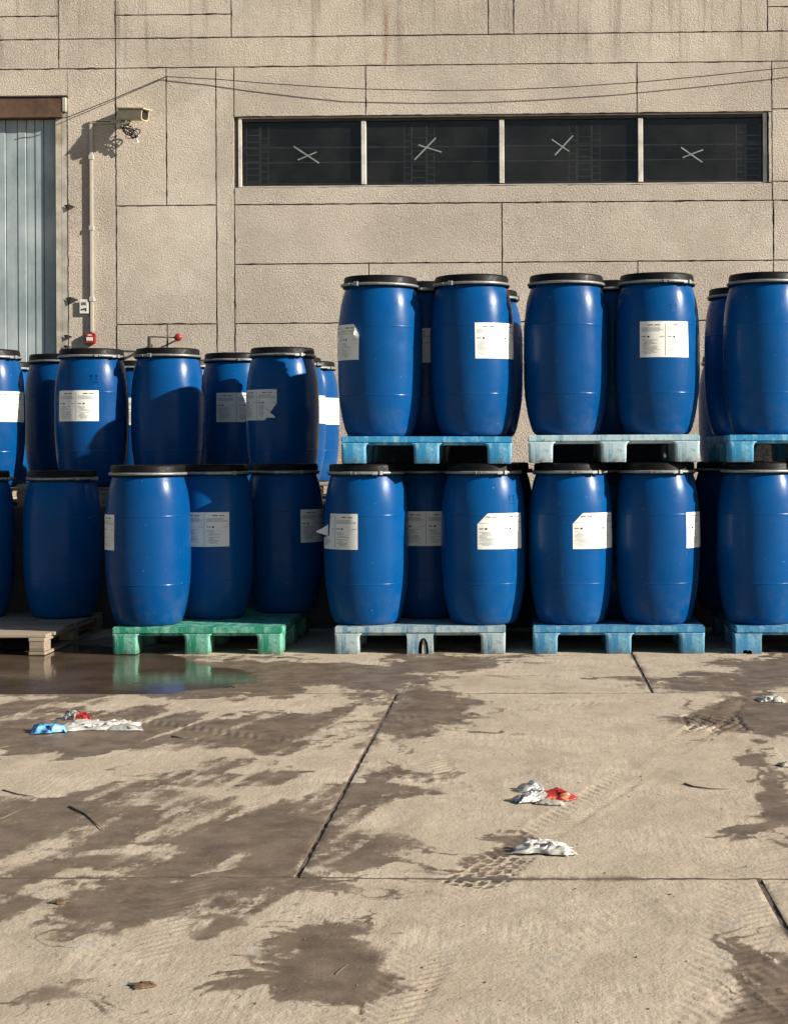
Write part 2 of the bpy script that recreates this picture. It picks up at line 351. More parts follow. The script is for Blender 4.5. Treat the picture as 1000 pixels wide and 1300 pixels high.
def ground_fields(X, Y):
    px, py = project(X, Y, np.zeros_like(X))
    sc = FPX/np.maximum(Y, .5)                      # px per metre
    wx = (fbm(X*5, Y*5, 3, 5)-.5)*.40 + (fbm(X*1.5, Y*1.5, 5, 3)-.5)*.30
    wy = (fbm(X*5, Y*5, 13, 5)-.5)*.40 + (fbm(X*1.5, Y*1.5, 15, 3)-.5)*.30
    qx = px + wx*sc*.8; qy = py + wy*sc*.30
    wet = np.zeros_like(X)
    for cx_, cy_, rx, ry, s in WETS:
        ax_ = (qx-cx_)/rx; ay_ = (qy-cy_)/ry; d2 = ax_**2 + ay_**2; an_ = np.arctan2(ay_, ax_)
        d2 = d2*(1 + 1.1*(vnoise(an_*4.5+20, np.full_like(an_, cx_*.37), 77)-.5) + .9*(vnoise(an_*13+90, np.full_like(an_, cy_*.53), 78)-.5))
        wet = np.maximum(wet, s*np.clip(1.18-d2*.68, 0, 1))
    for cx_, cy_, rx, ry, s in DRYS:
        d2 = ((qx-cx_)/rx)**2 + ((qy-cy_)/ry)**2
        wet = wet - s*np.clip(1.4-d2*1.1, 0, 1)
    # streaky dry film over the wet on the left
    ang = 1.31; sx = X*math.cos(ang)+Y*math.sin(ang); sy = -X*math.sin(ang)+Y*math.cos(ang)
    st = fbm(sx*1.3, sy*8, 21, 5)
    lm = np.clip((620-px)/200, 0, 1)*(py > 884)*np.clip((1215-py)/40, 0, 1); on_ = np.clip(wet*3, 0, 1)
    st2 = fbm(sx*3.5, sy*24, 27, 4)
    wet = wet + lm*on_*((st-.53)*2.0 + (st2-.52)*.9)
    wet = wet + on_*(1-lm)*((fbm(X*12, Y*7, 29, 5)-.5)*.9)
    wet = np.clip(wet, 0, .88)
    h = (fbm(X*1.2, Y*1.2, 31, 3)-.5)*.006 + (fbm(X*9, Y*9, 35, 4)-.5)*.005
    trk = np.zeros_like(X)
    for pl, hw, dp, pt in TW:
        best = np.full_like(X, 9.); along = np.zeros_like(X); side = np.zeros_like(X); acc = 0
        for (ax, ay), (bx, by) in zip(pl[:-1], pl[1:]):
            L = math.hypot(bx-ax, by-ay); ux, uy = (bx-ax)/L, (by-ay)/L
            t = np.clip((X-ax)*ux+(Y-ay)*uy, 0, L); ex = X-ax-t*ux; ey = Y-ay-t*uy; d = np.hypot(ex, ey)
            m = d < best; best = np.where(m, d, best); along = np.where(m, acc+t, along); side = np.where(m, ex*(-uy)+ey*ux, side); acc += L
        inside = np.clip((hw-best)/.02, 0, 1)
        ph = (along + np.abs(side)*.9)/pt
        tread = np.clip(np.sin(ph*2*math.pi)*2.2, -1, 1)*np.where(np.abs(side) < .018, .1, 1)
        edge = np.exp(-((best-hw)/.018)**2)
        patch = np.clip((fbm(X*1.6+hw*50, Y*1.6, 41, 4)-.30)*2.6, 0, 1)
        h = h + dp*patch*(tread*.5*inside - .45*inside + .5*edge*(vnoise(X*25, Y*25, 4)))
        trk = np.maximum(trk, inside*patch)
    # sharp tread prints: brick pattern, chevrons in a hexagon, bars
    def loc(px_, py_, qx_, qy_):
        a_ = on_z(px_, py_); b_ = on_z(qx_, qy_); dx_, dy_ = b_.x-a_.x, b_.y-a_.y; L_ = math.hypot(dx_, dy_); dx_ /= L_; dy_ /= L_
        return (X-a_.x)*dx_+(Y-a_.y)*dy_, -(X-a_.x)*dy_+(Y-a_.y)*dx_
    jit = (fbm(X*30, Y*30, 91, 2)-.5)*.012
    u, v = loc(620, 1105, 655, 1078); u = u+jit; v = v+jit
    row_ = np.floor(v/.034); inr = (np.abs(u) < .19) & (np.abs(v) < .085)
    br = (np.mod(v, .034) < .022) & (np.mod(u+row_*.027, .062) < .046) & inr
    wet = np.where(inr, np.where(br, .95, np.minimum(wet, .25)), wet); h = h-.003*br
    u, v = loc(905, 917, 945, 917); u = u+jit; v = v+jit
    inr = (np.abs(u) < .125) & (np.abs(v) < .20)
    ch = (np.mod(u + np.abs(v)*.55, .058) < .014) & inr | ((np.abs(np.abs(u)-.125) < .008) & (np.abs(v) < .2)) | ((np.abs(np.abs(v)-.2) < .012) & (np.abs(u) < .125))
    h = h-.008*ch
    u, v = loc(965, 1268, 1000, 1268); inr = (u > -.11) & (np.abs(v) < .085)
    bars = (np.mod(u+jit+v*.25, .066) < .014) & inr
    h = h+.003*bars-.002*inr
    tone = np.clip((py-1120)/120, 0, 1)
    return wet, trk, tone, h, px, py
PUD = [(110, 860, 215, 24), (70, 842, 170, 22)]
PUDDRY = [(440, 836, 85, 15), (610, 850, 60, 20)]
def axis(lo, hi, flo, fhi, step, coarse=.12):
    a = []
    flo = max(lo, min(hi, flo)); fhi = max(lo, min(hi, fhi))
    if flo-lo > 1e-4: a += list(np.linspace(lo, flo, max(2, int((flo-lo)/coarse)+1)))[:-1]
    a += list(np.linspace(flo, fhi, max(2, int((fhi-flo)/step)+1)))
    if hi-fhi > 1e-4: a += list(np.linspace(fhi, hi, max(2, int((hi-fhi)/coarse)+1)))[1:]
    return np.array(a)
def slab(xl, xr, y0, y1, win, step, ground, row):
    """xl/xr: functions Y->X (left and right edge); one cast concrete slab with its own worn edges"""
    ys = axis(y0, y1, max(y0, win[2]), min(y1, win[3]), step)
    xm = [xl((y0+y1)/2), xr((y0+y1)/2)]
    us = (axis(xm[0], xm[1], win[0], win[1], step)-xm[0])/(xm[1]-xm[0])
    U, Yg = np.meshgrid(us, ys); XL = np.vectorize(xl)(ys)[:, None]; XR = np.vectorize(xr)(ys)[:, None]
    Xg = XL + (XR-XL)*U
    wet, trk, tone, h, px, py = ground_fields(Xg, Yg)
    if row == 1:
        h = np.abs(h)*.5
        wob = (fbm(Xg*3, Yg*3, 51, 4)-.5)
        dip = np.zeros_like(Xg)
        for a, b, c, d in PUD: dip = np.maximum(dip, np.clip(1.5-(((px-a+wob*60)/c)**2+((py-b+wob*14)/d)**2)*1.2, 0, 1))
        for a, b, c, d in PUDDRY: dip = dip - np.clip(1.4-(((px-a+wob*60)/c)**2+((py-b+wob*14)/d)**2)*1.2, 0, 1)
        h = h - np.clip(dip, 0, 1)*.012
        wet = np.maximum(wet, np.clip(dip*1.4, 0, 1))
    # worn arrises
    de = np.minimum(np.minimum(Xg-XL, XR-Xg), np.minimum(Yg-y0, y1-Yg))
    chipn = fbm(Xg*22, Yg*22, 61, 3)
    h = h - np.clip(.008-de, 0, 1)*.35*np.clip((chipn-.35)*4, 0, 1)
    edge_wet = np.clip(1-de/.05, 0, 1)*np.clip((fbm(Xg*4, Yg*4, 71, 3)-.35)*3, 0, 1)
    wet = np.clip(np.maximum(wet, edge_wet*.62), 0, 1)
    ny, nx = Xg.shape; top = np.stack([Xg, Yg, h], -1).reshape(-1, 3)
    idx = np.arange(ny*nx).reshape(ny, nx)
    quads = np.stack([idx[:-1, :-1], idx[:-1, 1:], idx[1:, 1:], idx[1:, :-1]], -1).reshape(-1, 4)
    rim = np.concatenate([idx[0, :], idx[1:, -1], idx[-1, -2::-1], idx[-2:0:-1, 0]])
    low = top[rim].copy(); low[:, 2] = -.05
    n0 = len(top); m_ = len(rim); r2 = np.roll(np.arange(m_), -1)
    k0 = n0+m_; sides = np.stack([k0+np.arange(m_), n0+np.arange(m_), n0+r2, k0+r2], -1)      # own rim vertices keep the arris sharp
    vs = np.concatenate([top, low, top[rim]]); fs = np.concatenate([quads, sides])
    me = bpy.data.meshes.new('slab'); me.vertices.add(len(vs)); me.vertices.foreach_set('co', vs.ravel())
    me.loops.add(fs.size); me.loops.foreach_set('vertex_index', fs.ravel().astype(np.int32)); me.polygons.add(len(fs))
    me.polygons.foreach_set('loop_start', np.arange(0, fs.size, 4, dtype=np.int32)); me.polygons.foreach_set('loop_total', np.full(len(fs), 4, dtype=np.int32))
    me.update(calc_edges=True)
    sm = np.ones(len(fs), dtype=bool); sm[len(quads):] = False; me.polygons.foreach_set('use_smooth', sm)
    for nm, arr in (('wet', wet), ('track', trk), ('tone', tone)):
        at = me.attributes.new(nm, 'FLOAT', 'POINT'); v = np.zeros(len(vs)); v[:n0] = arr.ravel(); v[n0:] = .8 if nm == 'wet' else 0
        at.data.foreach_set('value', v.astype(np.float32))
    return link('slab', me, 'mud_concrete', ground)

gm = mesh([(-600, -500, -.035), (600, -500, -.035), (600, 900, -.035), (-600, 900, -.035)], [(0, 1, 2, 3)])
at = gm.attributes.new('wet', 'FLOAT', 'POINT'); at.data.foreach_set('value', [.45]*4)
ground = tag(link('ground', gm, 'mud_concrete'), 'muddy concrete yard in front of the warehouse', kind='structure')
def edge_line(p0, p1):
    a = on_z(*p0); b = on_z(*p1); return lambda Y: a.x + (b.x-a.x)*(Y-a.y)/(b.y-a.y)
def off(f, d): return lambda Y: f(Y)+d
J1 = edge_line((803, 833), (828, 880)); J2 = edge_line((503, 882), (378, 1112)); J3 = edge_line((964, 1118), (1001, 1185))
GAP = .017
rows = [(1, J1, Y1+.010, YD-.004, (-3.3, 1.8, Y1, 10.7), .014), (2, J2, Y2+.008, Y1-.010, (-2.75, 1.5, Y2, Y1), .010), (3, J3, .6, Y2-.008, (-1.6, .95, 3.35, Y2), .0075)]
for rn, J, ya, yb, win, st in rows:
    slab(off(J, -4.2), off(J, -GAP/2), ya, yb, win, st, ground, rn)
    slab(off(J, GAP/2), off(J, 4.2), ya, yb, win, st, ground, rn)
    slab(off(J, -8.6), off(J, -4.2-GAP), ya, yb, (9, 9, ya, yb), .1, ground, 0)
    slab(off(J, 4.2+GAP), off(J, 8.6), ya, yb, (9, 9, ya, yb), .1, ground, 0)
simple('joint_mud', (.10, .075, .055), .9, scale=20, bumpd=.003)
for nm_, pts_ in (('a', [(-8, Y1), (8, Y1)]), ('b', [(-8, Y2), (8, Y2)]), ('c', [(J1(Y1), Y1), (J1(YD), YD)]), ('d', [(J2(Y2), Y2), (J2(Y1), Y1)]), ('e', [(J3(.7), .7), (J3(Y2), Y2)])):
    (xa_, ya_), (xb_, yb_) = pts_; d_ = Vector((xb_-xa_, yb_-ya_, 0)).normalized(); n_ = Vector((-d_.y, d_.x, 0))*.03
    A_, B_ = Vector((xa_, ya_, -.0055)), Vector((xb_, yb_, -.0055)); zz = Vector((0, 0, .002 if nm_ in 'ab' else 0))
    link('joint_filler', mesh([A_-n_+zz, B_-n_+zz, B_+n_+zz, A_+n_+zz], [(0, 1, 2, 3)]), 'joint_mud', ground)
def puddle(x0, x1, y0, y1):
    me = mesh([(x0, y0, -.003), (x1, y0, -.003), (x1, y1, -.003), (x0, y1, -.003)], [(0, 1, 2, 3)])
    return tag(link('puddle', me, 'muddy_water'), kind='structure')
pa = on_z(560, 870)
tag(puddle(J1(9.5)-4.19, -.35, Y1+.007, 10.9), 'shallow brown puddle lying by the green pallet')

# ================================================================== LOADING DOCK
DOCKZ, WY = .87, 14.5
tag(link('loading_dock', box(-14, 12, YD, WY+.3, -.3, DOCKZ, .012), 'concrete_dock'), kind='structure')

# ================================================================== WAREHOUSE
bld = tag(empty('warehouse', (0, WY, DOCKZ)), 'warehouse with rendered beige panel walls behind the blue drums', 'building')
def bpart(name, me, mat, parent=None):
    o = link(name, me, mat); p_ = parent or bld; o.parent = p_
    o.matrix_parent_inverse = Matrix.Translation(-bld.location) if parent is None else Matrix.Identity(4)
    return o
def wx(px, py=300): return on_y(px, py, WY).x
def wz(py, px=500): return on_y(px, py, WY).z
TOPZ = 7.2; LX, RX = -14.0, 12.0
WINX0, WINX1, WINZ0, WINZ1 = wx(302, 190), wx(975, 190), wz(236), wz(146.5)
DX1, DZ1 = wx(86, 250), wz(125, 40)
# backing wall with the window and door openings, ends, back and roof
def backing():
    parts = []; y0, y1 = WY+.03, WY+.3
    xs = [LX, DX1-3.6, DX1, WINX0, WINX1, RX]; zs = [DOCKZ, WINZ0, WINZ1, DZ1, TOPZ] if DZ1 > WINZ1 else [DOCKZ, WINZ0, DZ1, WINZ1, TOPZ]
    for i in range(len(xs)-1):
        for j in range(len(zs)-1):
            xa, xb, za, zb = xs[i], xs[i+1], zs[j], zs[j+1]
            if i == 1 and zb <= DZ1+1e-6: continue
            if i == 3 and za >= WINZ0-1e-6 and zb <= WINZ1+1e-6: continue
            parts.append(box(xa, xb, y0, y1, za, zb))
    bm = bmesh.new(); bm.from_mesh(join(parts)); bmesh.ops.remove_doubles(bm, verts=bm.verts, dist=1e-5)
    # drop the inner faces shared by two neighbouring blocks
    seen = {}
    for f in bm.faces: seen.setdefault(tuple(sorted(v.index for v in f.verts)), []).append(f)
    bm.verts.index_update(); seen = {}
    for f in bm.faces: seen.setdefault(tuple(sorted(v.index for v in f.verts)), []).append(f)
    bmesh.ops.delete(bm, geom=[f for g_ in seen.values() if len(g_) > 1 for f in g_], context='FACES_ONLY')
    me = bpy.data.meshes.new('wall'); bm.to_mesh(me); bm.free(); return me
bpart('wall', backing(), 'joint_dark')
bpart('rear_wall', box(LX, RX, WY+8, WY+8.3, DOCKZ-.8, TOPZ), 'inside')
bpart('side_wall', box(LX-.3, LX, WY+.03, WY+8.3, DOCKZ-.8, TOPZ), 'roughcast'); bpart('side_wall', box(RX, RX+.3, WY+.03, WY+8.3, DOCKZ-.8, TOPZ), 'roughcast')
bpart('roof', box(LX-.4, RX+.4, WY-.25, WY+8.4, TOPZ+.002, TOPZ+.25, .02), 'roof_gravel')
bpart('interior_floor', box(LX, RX, WY+.31, WY+8, DOCKZ-.1, DOCKZ+.02), 'inside')
JW = .0046
def panel(poly_px=None, rect=None, seed=0):
    """rect in world X/Z; a separate render panel, edges a little uneven, joints recessed around it"""
    x0, x1, z0, z1 = rect; x0 += JW; x1 -= JW; z0 += JW; z1 -= JW
    rr = random.Random(seed); d = rr.uniform(-.0025, .0025)
    pts = []
    def side(ax, az, bx, bz):
        L = math.hypot(bx-ax, bz-az); n = max(2, min(60, int(L/.05))); nx_, nz_ = (bz-az)/L, -(bx-ax)/L
        for i in range(n):
            t = i/n; q = (rr.random()**4)*.006 if i else 0
            pts.append((ax+(bx-ax)*t-nx_*q, az+(bz-az)*t-nz_*q))
    side(x0, z0, x1, z0); side(x1, z0, x1, z1); side(x1, z1, x0, z1); side(x0, z1, x0, z0)
    me = prism(pts, WY+d, WY+.0295)
    return bpart('panel', me, 'roughcast')
zJ0, zJ1, zJ2, zJ4, zJ5, zJ6 = wz(15.3), wz(45), wz(82.8), wz(258.3), wz(334), wz(409.5)
zB = DOCKZ+.005; zT = TOPZ; sid = 0
def PX(a): return LX if a is None else (RX if a == 'R' else wx(a))
def P(a, b, z0, z1):
    global sid; sid += 1; panel(rect=(PX(a), PX(b), z0, z1), seed=sid)
zA = zJ0 + .62
for a, b in ((None, -420), (-420, -172), (-172, 76)): P(a, b, zJ0, zA); P(a, b, zJ1, zJ0); P(a, b, zJ2, zJ1)
P(76, 148, zJ1, zA); P(148, 295, zJ0, zA); P(148, 295, zJ1, zJ0); P(295, 621, zJ1, zA); P(621, 653, zJ1, zA); P(653, 975, zJ1, zA)
P(975, 1120, wz(14.), zA); P(975, 1120, zJ1, wz(14.)); P(1120, 'R', zJ1, zA)
P(76, 148, zJ2, zJ1); P(148, 1240, zJ2, zJ1); P(1240, 'R', zJ2, zJ1)
for a, b in ((None, -172), (-172, 148), (148, 637), (637, 1120), (1120, 'R')): P(a, b, zA, zT)
# panel round the door: above, and the narrow strip beside it
P(None, -470, zB, zJ2); 
xd0 = DX1-3.6
panel(rect=(PX(-470), xd0, zB, zJ2), seed=900)
panel(rect=(xd0-JW, DX1+JW, DZ1+.005, zJ2), seed=901); panel(rect=(DX1+JW*.0, PX(148), zB, zJ2), seed=902)
P(148, 212, zJ4, zJ2); P(212, 275, zJ4, zJ2); P(148, 275, zJ6, zJ4); P(148, 212, zB, zJ6); P(212, 275, zB, zJ6); P(275, 298, zB, zJ2)
P(298, 465, WINZ1, zJ2); P(465, 809, WINZ1, zJ2); P(809, 980, WINZ1, zJ2); P(980, 1240, wz(143), zJ2); P(980, 1240, wz(234.5), wz(143)); P(980, 1240, zJ4, wz(234.5))
P(298, 980, zJ4, WINZ0); P(298, 637, zJ5, zJ4); P(637, 981, zJ5, zJ4); P(981, 1240, zJ5, zJ4)
for a, b in ((298, 468), (468, 637), (637, 809), (809, 981), (981, 1240)): P(a, b, zJ6, zJ5); P(a, b, zB, zJ6)
P(1240, 'R', zB, zJ5); P(1240, 'R', zJ5, zJ2)
panel(rect=(PX(975)+JW*0, PX(980), WINZ0, WINZ1), seed=903)

# strip window: frame, four panes, mullions, tape crosses, bars added behind the glass for the reflected pattern
def ring_frame(x0, x1, z0, z1, tl, tr, tt, tb, y0, y1):
    o_ = [(x0, z0), (x1, z0), (x1, z1), (x0, z1)]; i_ = [(x0+tl, z0+tb), (x1-tr, z0+tb), (x1-tr, z1-tt), (x0+tl, z1-tt)]
    vs = [(x, y, z) for y in (y0, y1) for x, z in o_+i_]; fs = []
    for a in range(4):
        b = (a+1) % 4; fs += [(a, b, 4+b, 4+a), (8+b, 8+a, 12+a, 12+b), (b, a, 8+a, 8+b), (4+a, 4+b, 12+b, 12+a)]
    return fix(mesh(vs, fs))
win = bpart('window', ring_frame(WINX0+.002, WINX1-.012, WINZ0+.003, WINZ1-.003, .028, .033, .006, .006, WY+.02, WY+.044), 'white_frame')
bpart('window_head_shadow', box(WINX0, WINX1, WY+.045, WY+.10, WINZ1-.035, WINZ1-.002), 'dark_steel'); bpart('window_sill', box(WINX0, WINX1, WY+.05, WY+.10, WINZ0+.002, WINZ0+.022), 'dark_steel')  # dark head bar paints in the shadow along the top of the opening
win['label'] = 'strip window of four dark panes with white mullions'
def wpart(name, me, mat):
    o = link(name, me, mat); o.parent = win; o.matrix_parent_inverse = Matrix.Translation(-bld.location); return o
win.matrix_parent_inverse = Matrix.Translation(-bld.location)
# sub-parts are written in world coordinates: cancel both parents
def wsub(name, me, mat):
    o = link(name, me, mat); o.parent = win; o.matrix_parent_inverse = (Matrix.Translation(bld.location) @ win.matrix_parent_inverse).inverted(); return o
GY = WY+.075
wpx = [305, 461.5, 636.5, 812.5, 968]
for m_ in wpx[1:4]:
    xm = on_y(m_, 190, WY+.04).x; wsub('mullion', box(xm-.021, xm+.021, WY+.036, WY+.099, WINZ0+.023, WINZ1-.036, .003), 'white_frame')
for a, b in zip(wpx[:-1], wpx[1:]):
    xa, xb = on_y(a, 190, GY).x, on_y(b, 190, GY).x
    wsub('pane', box(xa+.012, xb-.012, GY-.003, GY+.003, WINZ0+.024, WINZ1-.037), 'window_glass')
def strip(p0, p1, w, y):
    a = on_y(*p0, y); b = on_y(*p1, y); d = (b-a).normalized(); nn = Vector((-d.z, 0, d.x))*(w/2)
    vs = [a-nn, b-nn, b+nn, a+nn]; vs = vs + [v+Vector((0, .0012, 0)) for v in vs]
    return fix(mesh(vs, [(0, 1, 2, 3), (7, 6, 5, 4), (0, 4, 5, 1), (1, 5, 6, 2), (2, 6, 7, 3), (3, 7, 4, 0)]))
for s1, s2 in ((((373, 186), (405, 207)), ((378, 203), (402, 193))), (((526, 203), (553, 175)), ((531, 184), (560, 193))),
               (((704, 197), (727, 172)), ((700, 177), (722, 192))), (((864, 187), (891, 206)), ((866, 200), (892, 190)))):
    wsub('tape_strip', strip(*s1, .012, GY-.0050), 'tape'); wsub('tape_strip', strip(*s2, .011, GY-.0065), 'tape')
def bar(p0, p1, w=.012, y=GY+.07):
    a = on_y(*p0, y); b = on_y(*p1, y); return tube([a, b], w/2, 6)
gb = []
for (a, b, cols) in ((309, 458, ((313, 330), (331, 341))), (465, 633, ((513, 522), (523, 541), (542, 551))), (640, 808, ((722, 731), (733, 750), (751, 761))), (816, 966, ((934, 944), (946, 964)))):
    s = -.008*(a-309)
    for yy in (188, 207, 234): gb.append(bar((a, yy+s), (b, yy+s-1)))
    for ci, (c0, c1) in enumerate(cols):
        for xx in (c0, c1): gb.append(bar((xx, 162+s), (xx, 235+s), .010, GY+.085))
        yy = 172 + (ci % 2)*4
        while yy < 232: gb.append(bar((c0, yy+s), (c1, yy+s), .009, GY+.085)); yy += 8.4
for me in (join(gb),): wsub('reflection_bars', me, 'reflection_bar_steel')

# sheet door, jamb and lintel
door = bpart('door', box(DX1-3.55, DX1-.09, WY+.075, WY+.10, DOCKZ+.03, wz(150, 40)), 'door_sheet'); door['label'] = 'tall blue-grey ribbed metal door'
def dsub(name, me, mat):
    o = link(name, me, mat); o.parent = door; o.matrix_parent_inverse = (Matrix.Translation(bld.location) @ door.matrix_parent_inverse).inverted(); return o
xx = on_y(71, 300, WY+.06).x; zt = wz(150, 40)-.004
i = 0
while xx > DX1-3.5:
    wv = .078 if i % 4 else .105
    dsub('door_strip', box(xx-wv+.006, xx, WY+.060-.004*(i % 2), WY+.0745, DOCKZ+.034, zt, .003), 'door_sheet'); xx -= wv; i += 1
bpart('door_jamb', prism([(DX1-.105, DOCKZ+.005), (DX1-.055, DOCKZ+.005), (DX1-.055, zt+.05), (DX1-.105, zt+.05)], WY+.006, WY+.073), 'door_jamb')
bpart('door_jamb', box(DX1-.0545, DX1-.004, WY+.006, WY+.10, DOCKZ+.005, zt+.05, .003), 'door_jamb')
bpart('lintel', box(DX1-3.7, DX1-.035, WY-.03, WY+.12, zt+.002, DZ1+.004, .004), 'rust_lintel')
bpart('lintel_cap', box(DX1-3.7, DX1+.012, WY-.042, WY+.02, DZ1+.0045, DZ1+.018, .002), 'dark_steel')
bpart('lintel_end', box(DX1-.034, DX1-.002, WY-.035, WY+.10, zt+.052, DZ1+.003, .003), 'door_jamb')
for q, s in (((88, 262), 1.), ((91, 380), 1.15), ((86, 427), .8), ((85, 440), .7)):
    c = on_y(*q, WY-.012); rr = random.Random(int(q[1])); L = .05*s
    vs = [(c.x-L, WY-.001, c.z+.012*s), (c.x+L*1.1, WY-.008, c.z-.004), (c.x-L*.2, WY-.010, c.z-.035*s), (c.x-L*.1, WY-.013, c.z+.02*s)]
    bpart('bent_tab', fix(mesh(vs, [(0, 1, 3), (0, 2, 1), (0, 3, 2), (1, 2, 3)])), 'dark_steel')

# ------------------------------------------------------------------ things on the wall
def wp(px, py, d=0): return on_y(px, py, WY-d)
# overhead cable
pts = [wp(60, 152, .05), wp(86, 149, .045), wp(150, 123, .03), wp(210, 97.5, .02)]
for px_, py_ in ((212, 97.3), (275, 100.5), (340, 106), (410, 110.5), (465, 113), (560, 115), (640, 114), (720, 110.5), (809, 104.5), (900, 96), (1000, 85.5), (1150, 64), (1300, 40)): pts.append(wp(px_, py_, .02 + .05*min(1, (px_-212)/250)))
cb = tag(link('cable', tube(pts, .004, 6), 'cable_black'), 'thin black cable sagging across the wall above the window', 'cable')
# conduit
cd = tag(empty('conduit', wp(117, 430, .02)), 'cream plastic conduit running up the wall to the security camera', 'conduit')
def child(par, name, me, mat):
    o = link(name, me, mat); o.parent = par; o.matrix_parent_inverse = Matrix.Translation(-Vector(par.location)); return o
a = wp(117, 422, .02); b = wp(117, 157, .02); c = wp(150, 156, .02)
child(cd, 'pipe', box(a.x-.016, a.x+.016, WY-.025, WY-.003, a.z, b.z, .006, 2), 'conduit_pvc')
child(cd, 'pipe_arm', box(a.x-.016, c.x, WY-.025, WY-.003, b.z+.001, b.z+.032, .006, 2), 'conduit_pvc')
child(cd, 'arm_slot', box(a.x+.01, c.x-.06, WY-.0262, WY-.024, b.z+.013, b.z+.021), 'dark_steel')
for py_ in (200, 290, 380):
    z_ = wp(117, py_).z; child(cd, 'clip', box(a.x-.022, a.x+.022, WY-.029, WY-.001, z_-.02, z_+.02, .003), 'conduit_pvc')
# security camera
q = wp(170, 146, .12); sc_ = tag(empty('security_camera', q), 'beige bullet security camera on a wall bracket', 'camera')
ax = (Vector((.80, -.50, -.12))).normalized(); up = Vector((0, 0, 1)); sd = ax.cross(up).normalized(); up = sd.cross(ax).normalized()
def orient(pl): return [q + ax*u + sd*v + up*w for u, v, w in pl]
def hollow(prof_fn, u0, u1, n=20, th=.006):
    vs, fs = [], []
    for u in (u0, u1):
        for s_ in (1, .86):
            for i in range(n): v, w = prof_fn(2*math.pi*i/n); vs.append((u, v*s_, w*s_))
    for i in range(n):
        j = (i+1) % n; fs += [(i, j, 2*n+j, 2*n+i), (n+j, n+i, 3*n+i, 3*n+j), (i, n+i, n+j, j), (2*n+j, 3*n+j, 3*n+i, 2*n+i)]
    return fix(mesh(orient(vs), fs))
def sup(t):
    c_, s_ = math.cos(t), math.sin(t); return .048*math.copysign(abs(c_)**.55, c_), .050*math.copysign(abs(s_)**.55, s_)
child(sc_, 'housing', hollow(sup, -.16, .14), 'cctv_shell')
vs = orient([(-.165, v, w) for v, w in (( -.054, .046), (.054, .046), (.054, .056), (-.054, .056))] + [(.165, v, w) for v, w in ((-.054, .046), (.054, .046), (.054, .056), (-.054, .056))])
child(sc_, 'sunshield', fix(mesh(vs, [(0, 1, 2, 3), (4, 7, 6, 5), (0, 4, 5, 1), (1, 5, 6, 2), (2, 6, 7, 3), (3, 7, 4, 0)])), 'cctv_shell')
cv = orient([(u, r_*math.cos(t*math.pi/8), r_*math.sin(t*math.pi/8)) for u, r_ in ((.10, .038), (.12, .036)) for t in range(16)])
child(sc_, 'lens', fix(mesh(cv, [tuple(range(16)), tuple(range(16, 32))] + [(t, (t+1) % 16, 16+(t+1) % 16, 16+t) for t in range(16)])), 'cctv_dark')
bv = orient([(u, v, w) for u in (-.158, -.150) for v, w in ((-.045, -.045), (.045, -.045), (.045, .045), (-.045, .045))])
child(sc_, 'back_plate', fix(mesh(bv, [(0, 1, 2, 3), (7, 6, 5, 4), (0, 4, 5, 1), (1, 5, 6, 2), (2, 6, 7, 3), (3, 7, 4, 0)])), 'cctv_shell')
ank = wp(155, 155, .0)
child(sc_, 'bracket', tube([ank+Vector((0, .0, 0)), wp(158, 157, .07), q+ax*-.06+up*-.075, q+ax*-.05+up*-.045], [.022, .020, .018, .024], 10), 'steel_bright')
child(sc_, 'wall_plate', box(ank.x-.05, ank.x+.05, WY-.014, WY-.001, ank.z-.05, ank.z+.05, .004), 'white_frame')
coil = [wp(160+3*math.sin(t*.9)+8*math.sin(t*1.9)+t*.55, 165+6*math.cos(t*1.7)+t*.25,      .08+.02*math.sin(t)) for t in np.linspace(0, 22, 90)]
child(sc_, 'cable_loop', tube([q+ax*-.15+up*-.01]+coil, .0042, 5), 'cable_black')
coil2 = [wp(166+5*math.sin(t*1.4), 166+5*math.cos(t*1.4), .07+.02*math.sin(t*2)) for t in np.linspace(0, 9, 40)]
child(sc_, 'cable_tie', tube(coil2, .0035, 5), 'alarm_white')
child(sc_, 'connector', tube([wp(176, 171, .09), wp(173, 176, .08), wp(176, 181, .08)], .009, 8), 'alarm_white')
# fire alarm call point, small sign, bell on a rod
q = wp(116, 430, 0); cp = tag(empty('alarm_call_point', q), 'small red fire alarm box below the conduit', 'alarm box')
child(cp, 'case', box(q.x-.047, q.x+.047, WY-.045, WY-.001, q.z-.048, q.z+.048, .008, 2), 'alarm_red')
child(cp, 'window_plate', box(q.x-.031, q.x+.025, WY-.0485, WY-.0445, q.z-.022, q.z+.010, .002), 'alarm_white')
child(cp, 'print', box(q.x-.018, q.x+.016, WY-.0485, WY-.0445, q.z+.024, q.z+.034), 'alarm_white')
q = wp(107, 389, .03); sg = tag(empty('wall_sign', q), 'little white notice with black marks fixed beside the conduit', 'sign')
child(sg, 'plate', box(q.x-.042, q.x+.036, WY-.022, WY-.015, q.z-.062, q.z+.062, .002), 'alarm_white')
mk = [box(q.x+x0-.004, q.x+x1-.004, WY-.0245, WY-.0225, q.z+z0, q.z+z1) for x0, x1, z0, z1 in ((-.018, -.010, .012, .040), (-.002, .006, .016, .036), (.010, .026, .012, .018), (.012, .018, .022, .04), (-.022, -.008, -.034, -.020), (-.004, .006, -.030, -.016), (.012, .024, -.04, -.012))]
child(sg, 'print', join(mk), 'print_dark')
child(sg, 'bracket', box(q.x-.01, q.x+.01, WY-.0148, WY-.001, q.z-.02, q.z+.02), 'white_frame')
q = wp(190, 432, .10); bl = tag(empty('alarm_beacon', q), 'red round beacon on a thin rod with black post above drum lids', 'beacon')
e = wp(227, 428.5, .09); s_ = wp(188, 427.5, .09)
child(bl, 'rod', tube([s_, e], .006, 6), 'dark_steel')
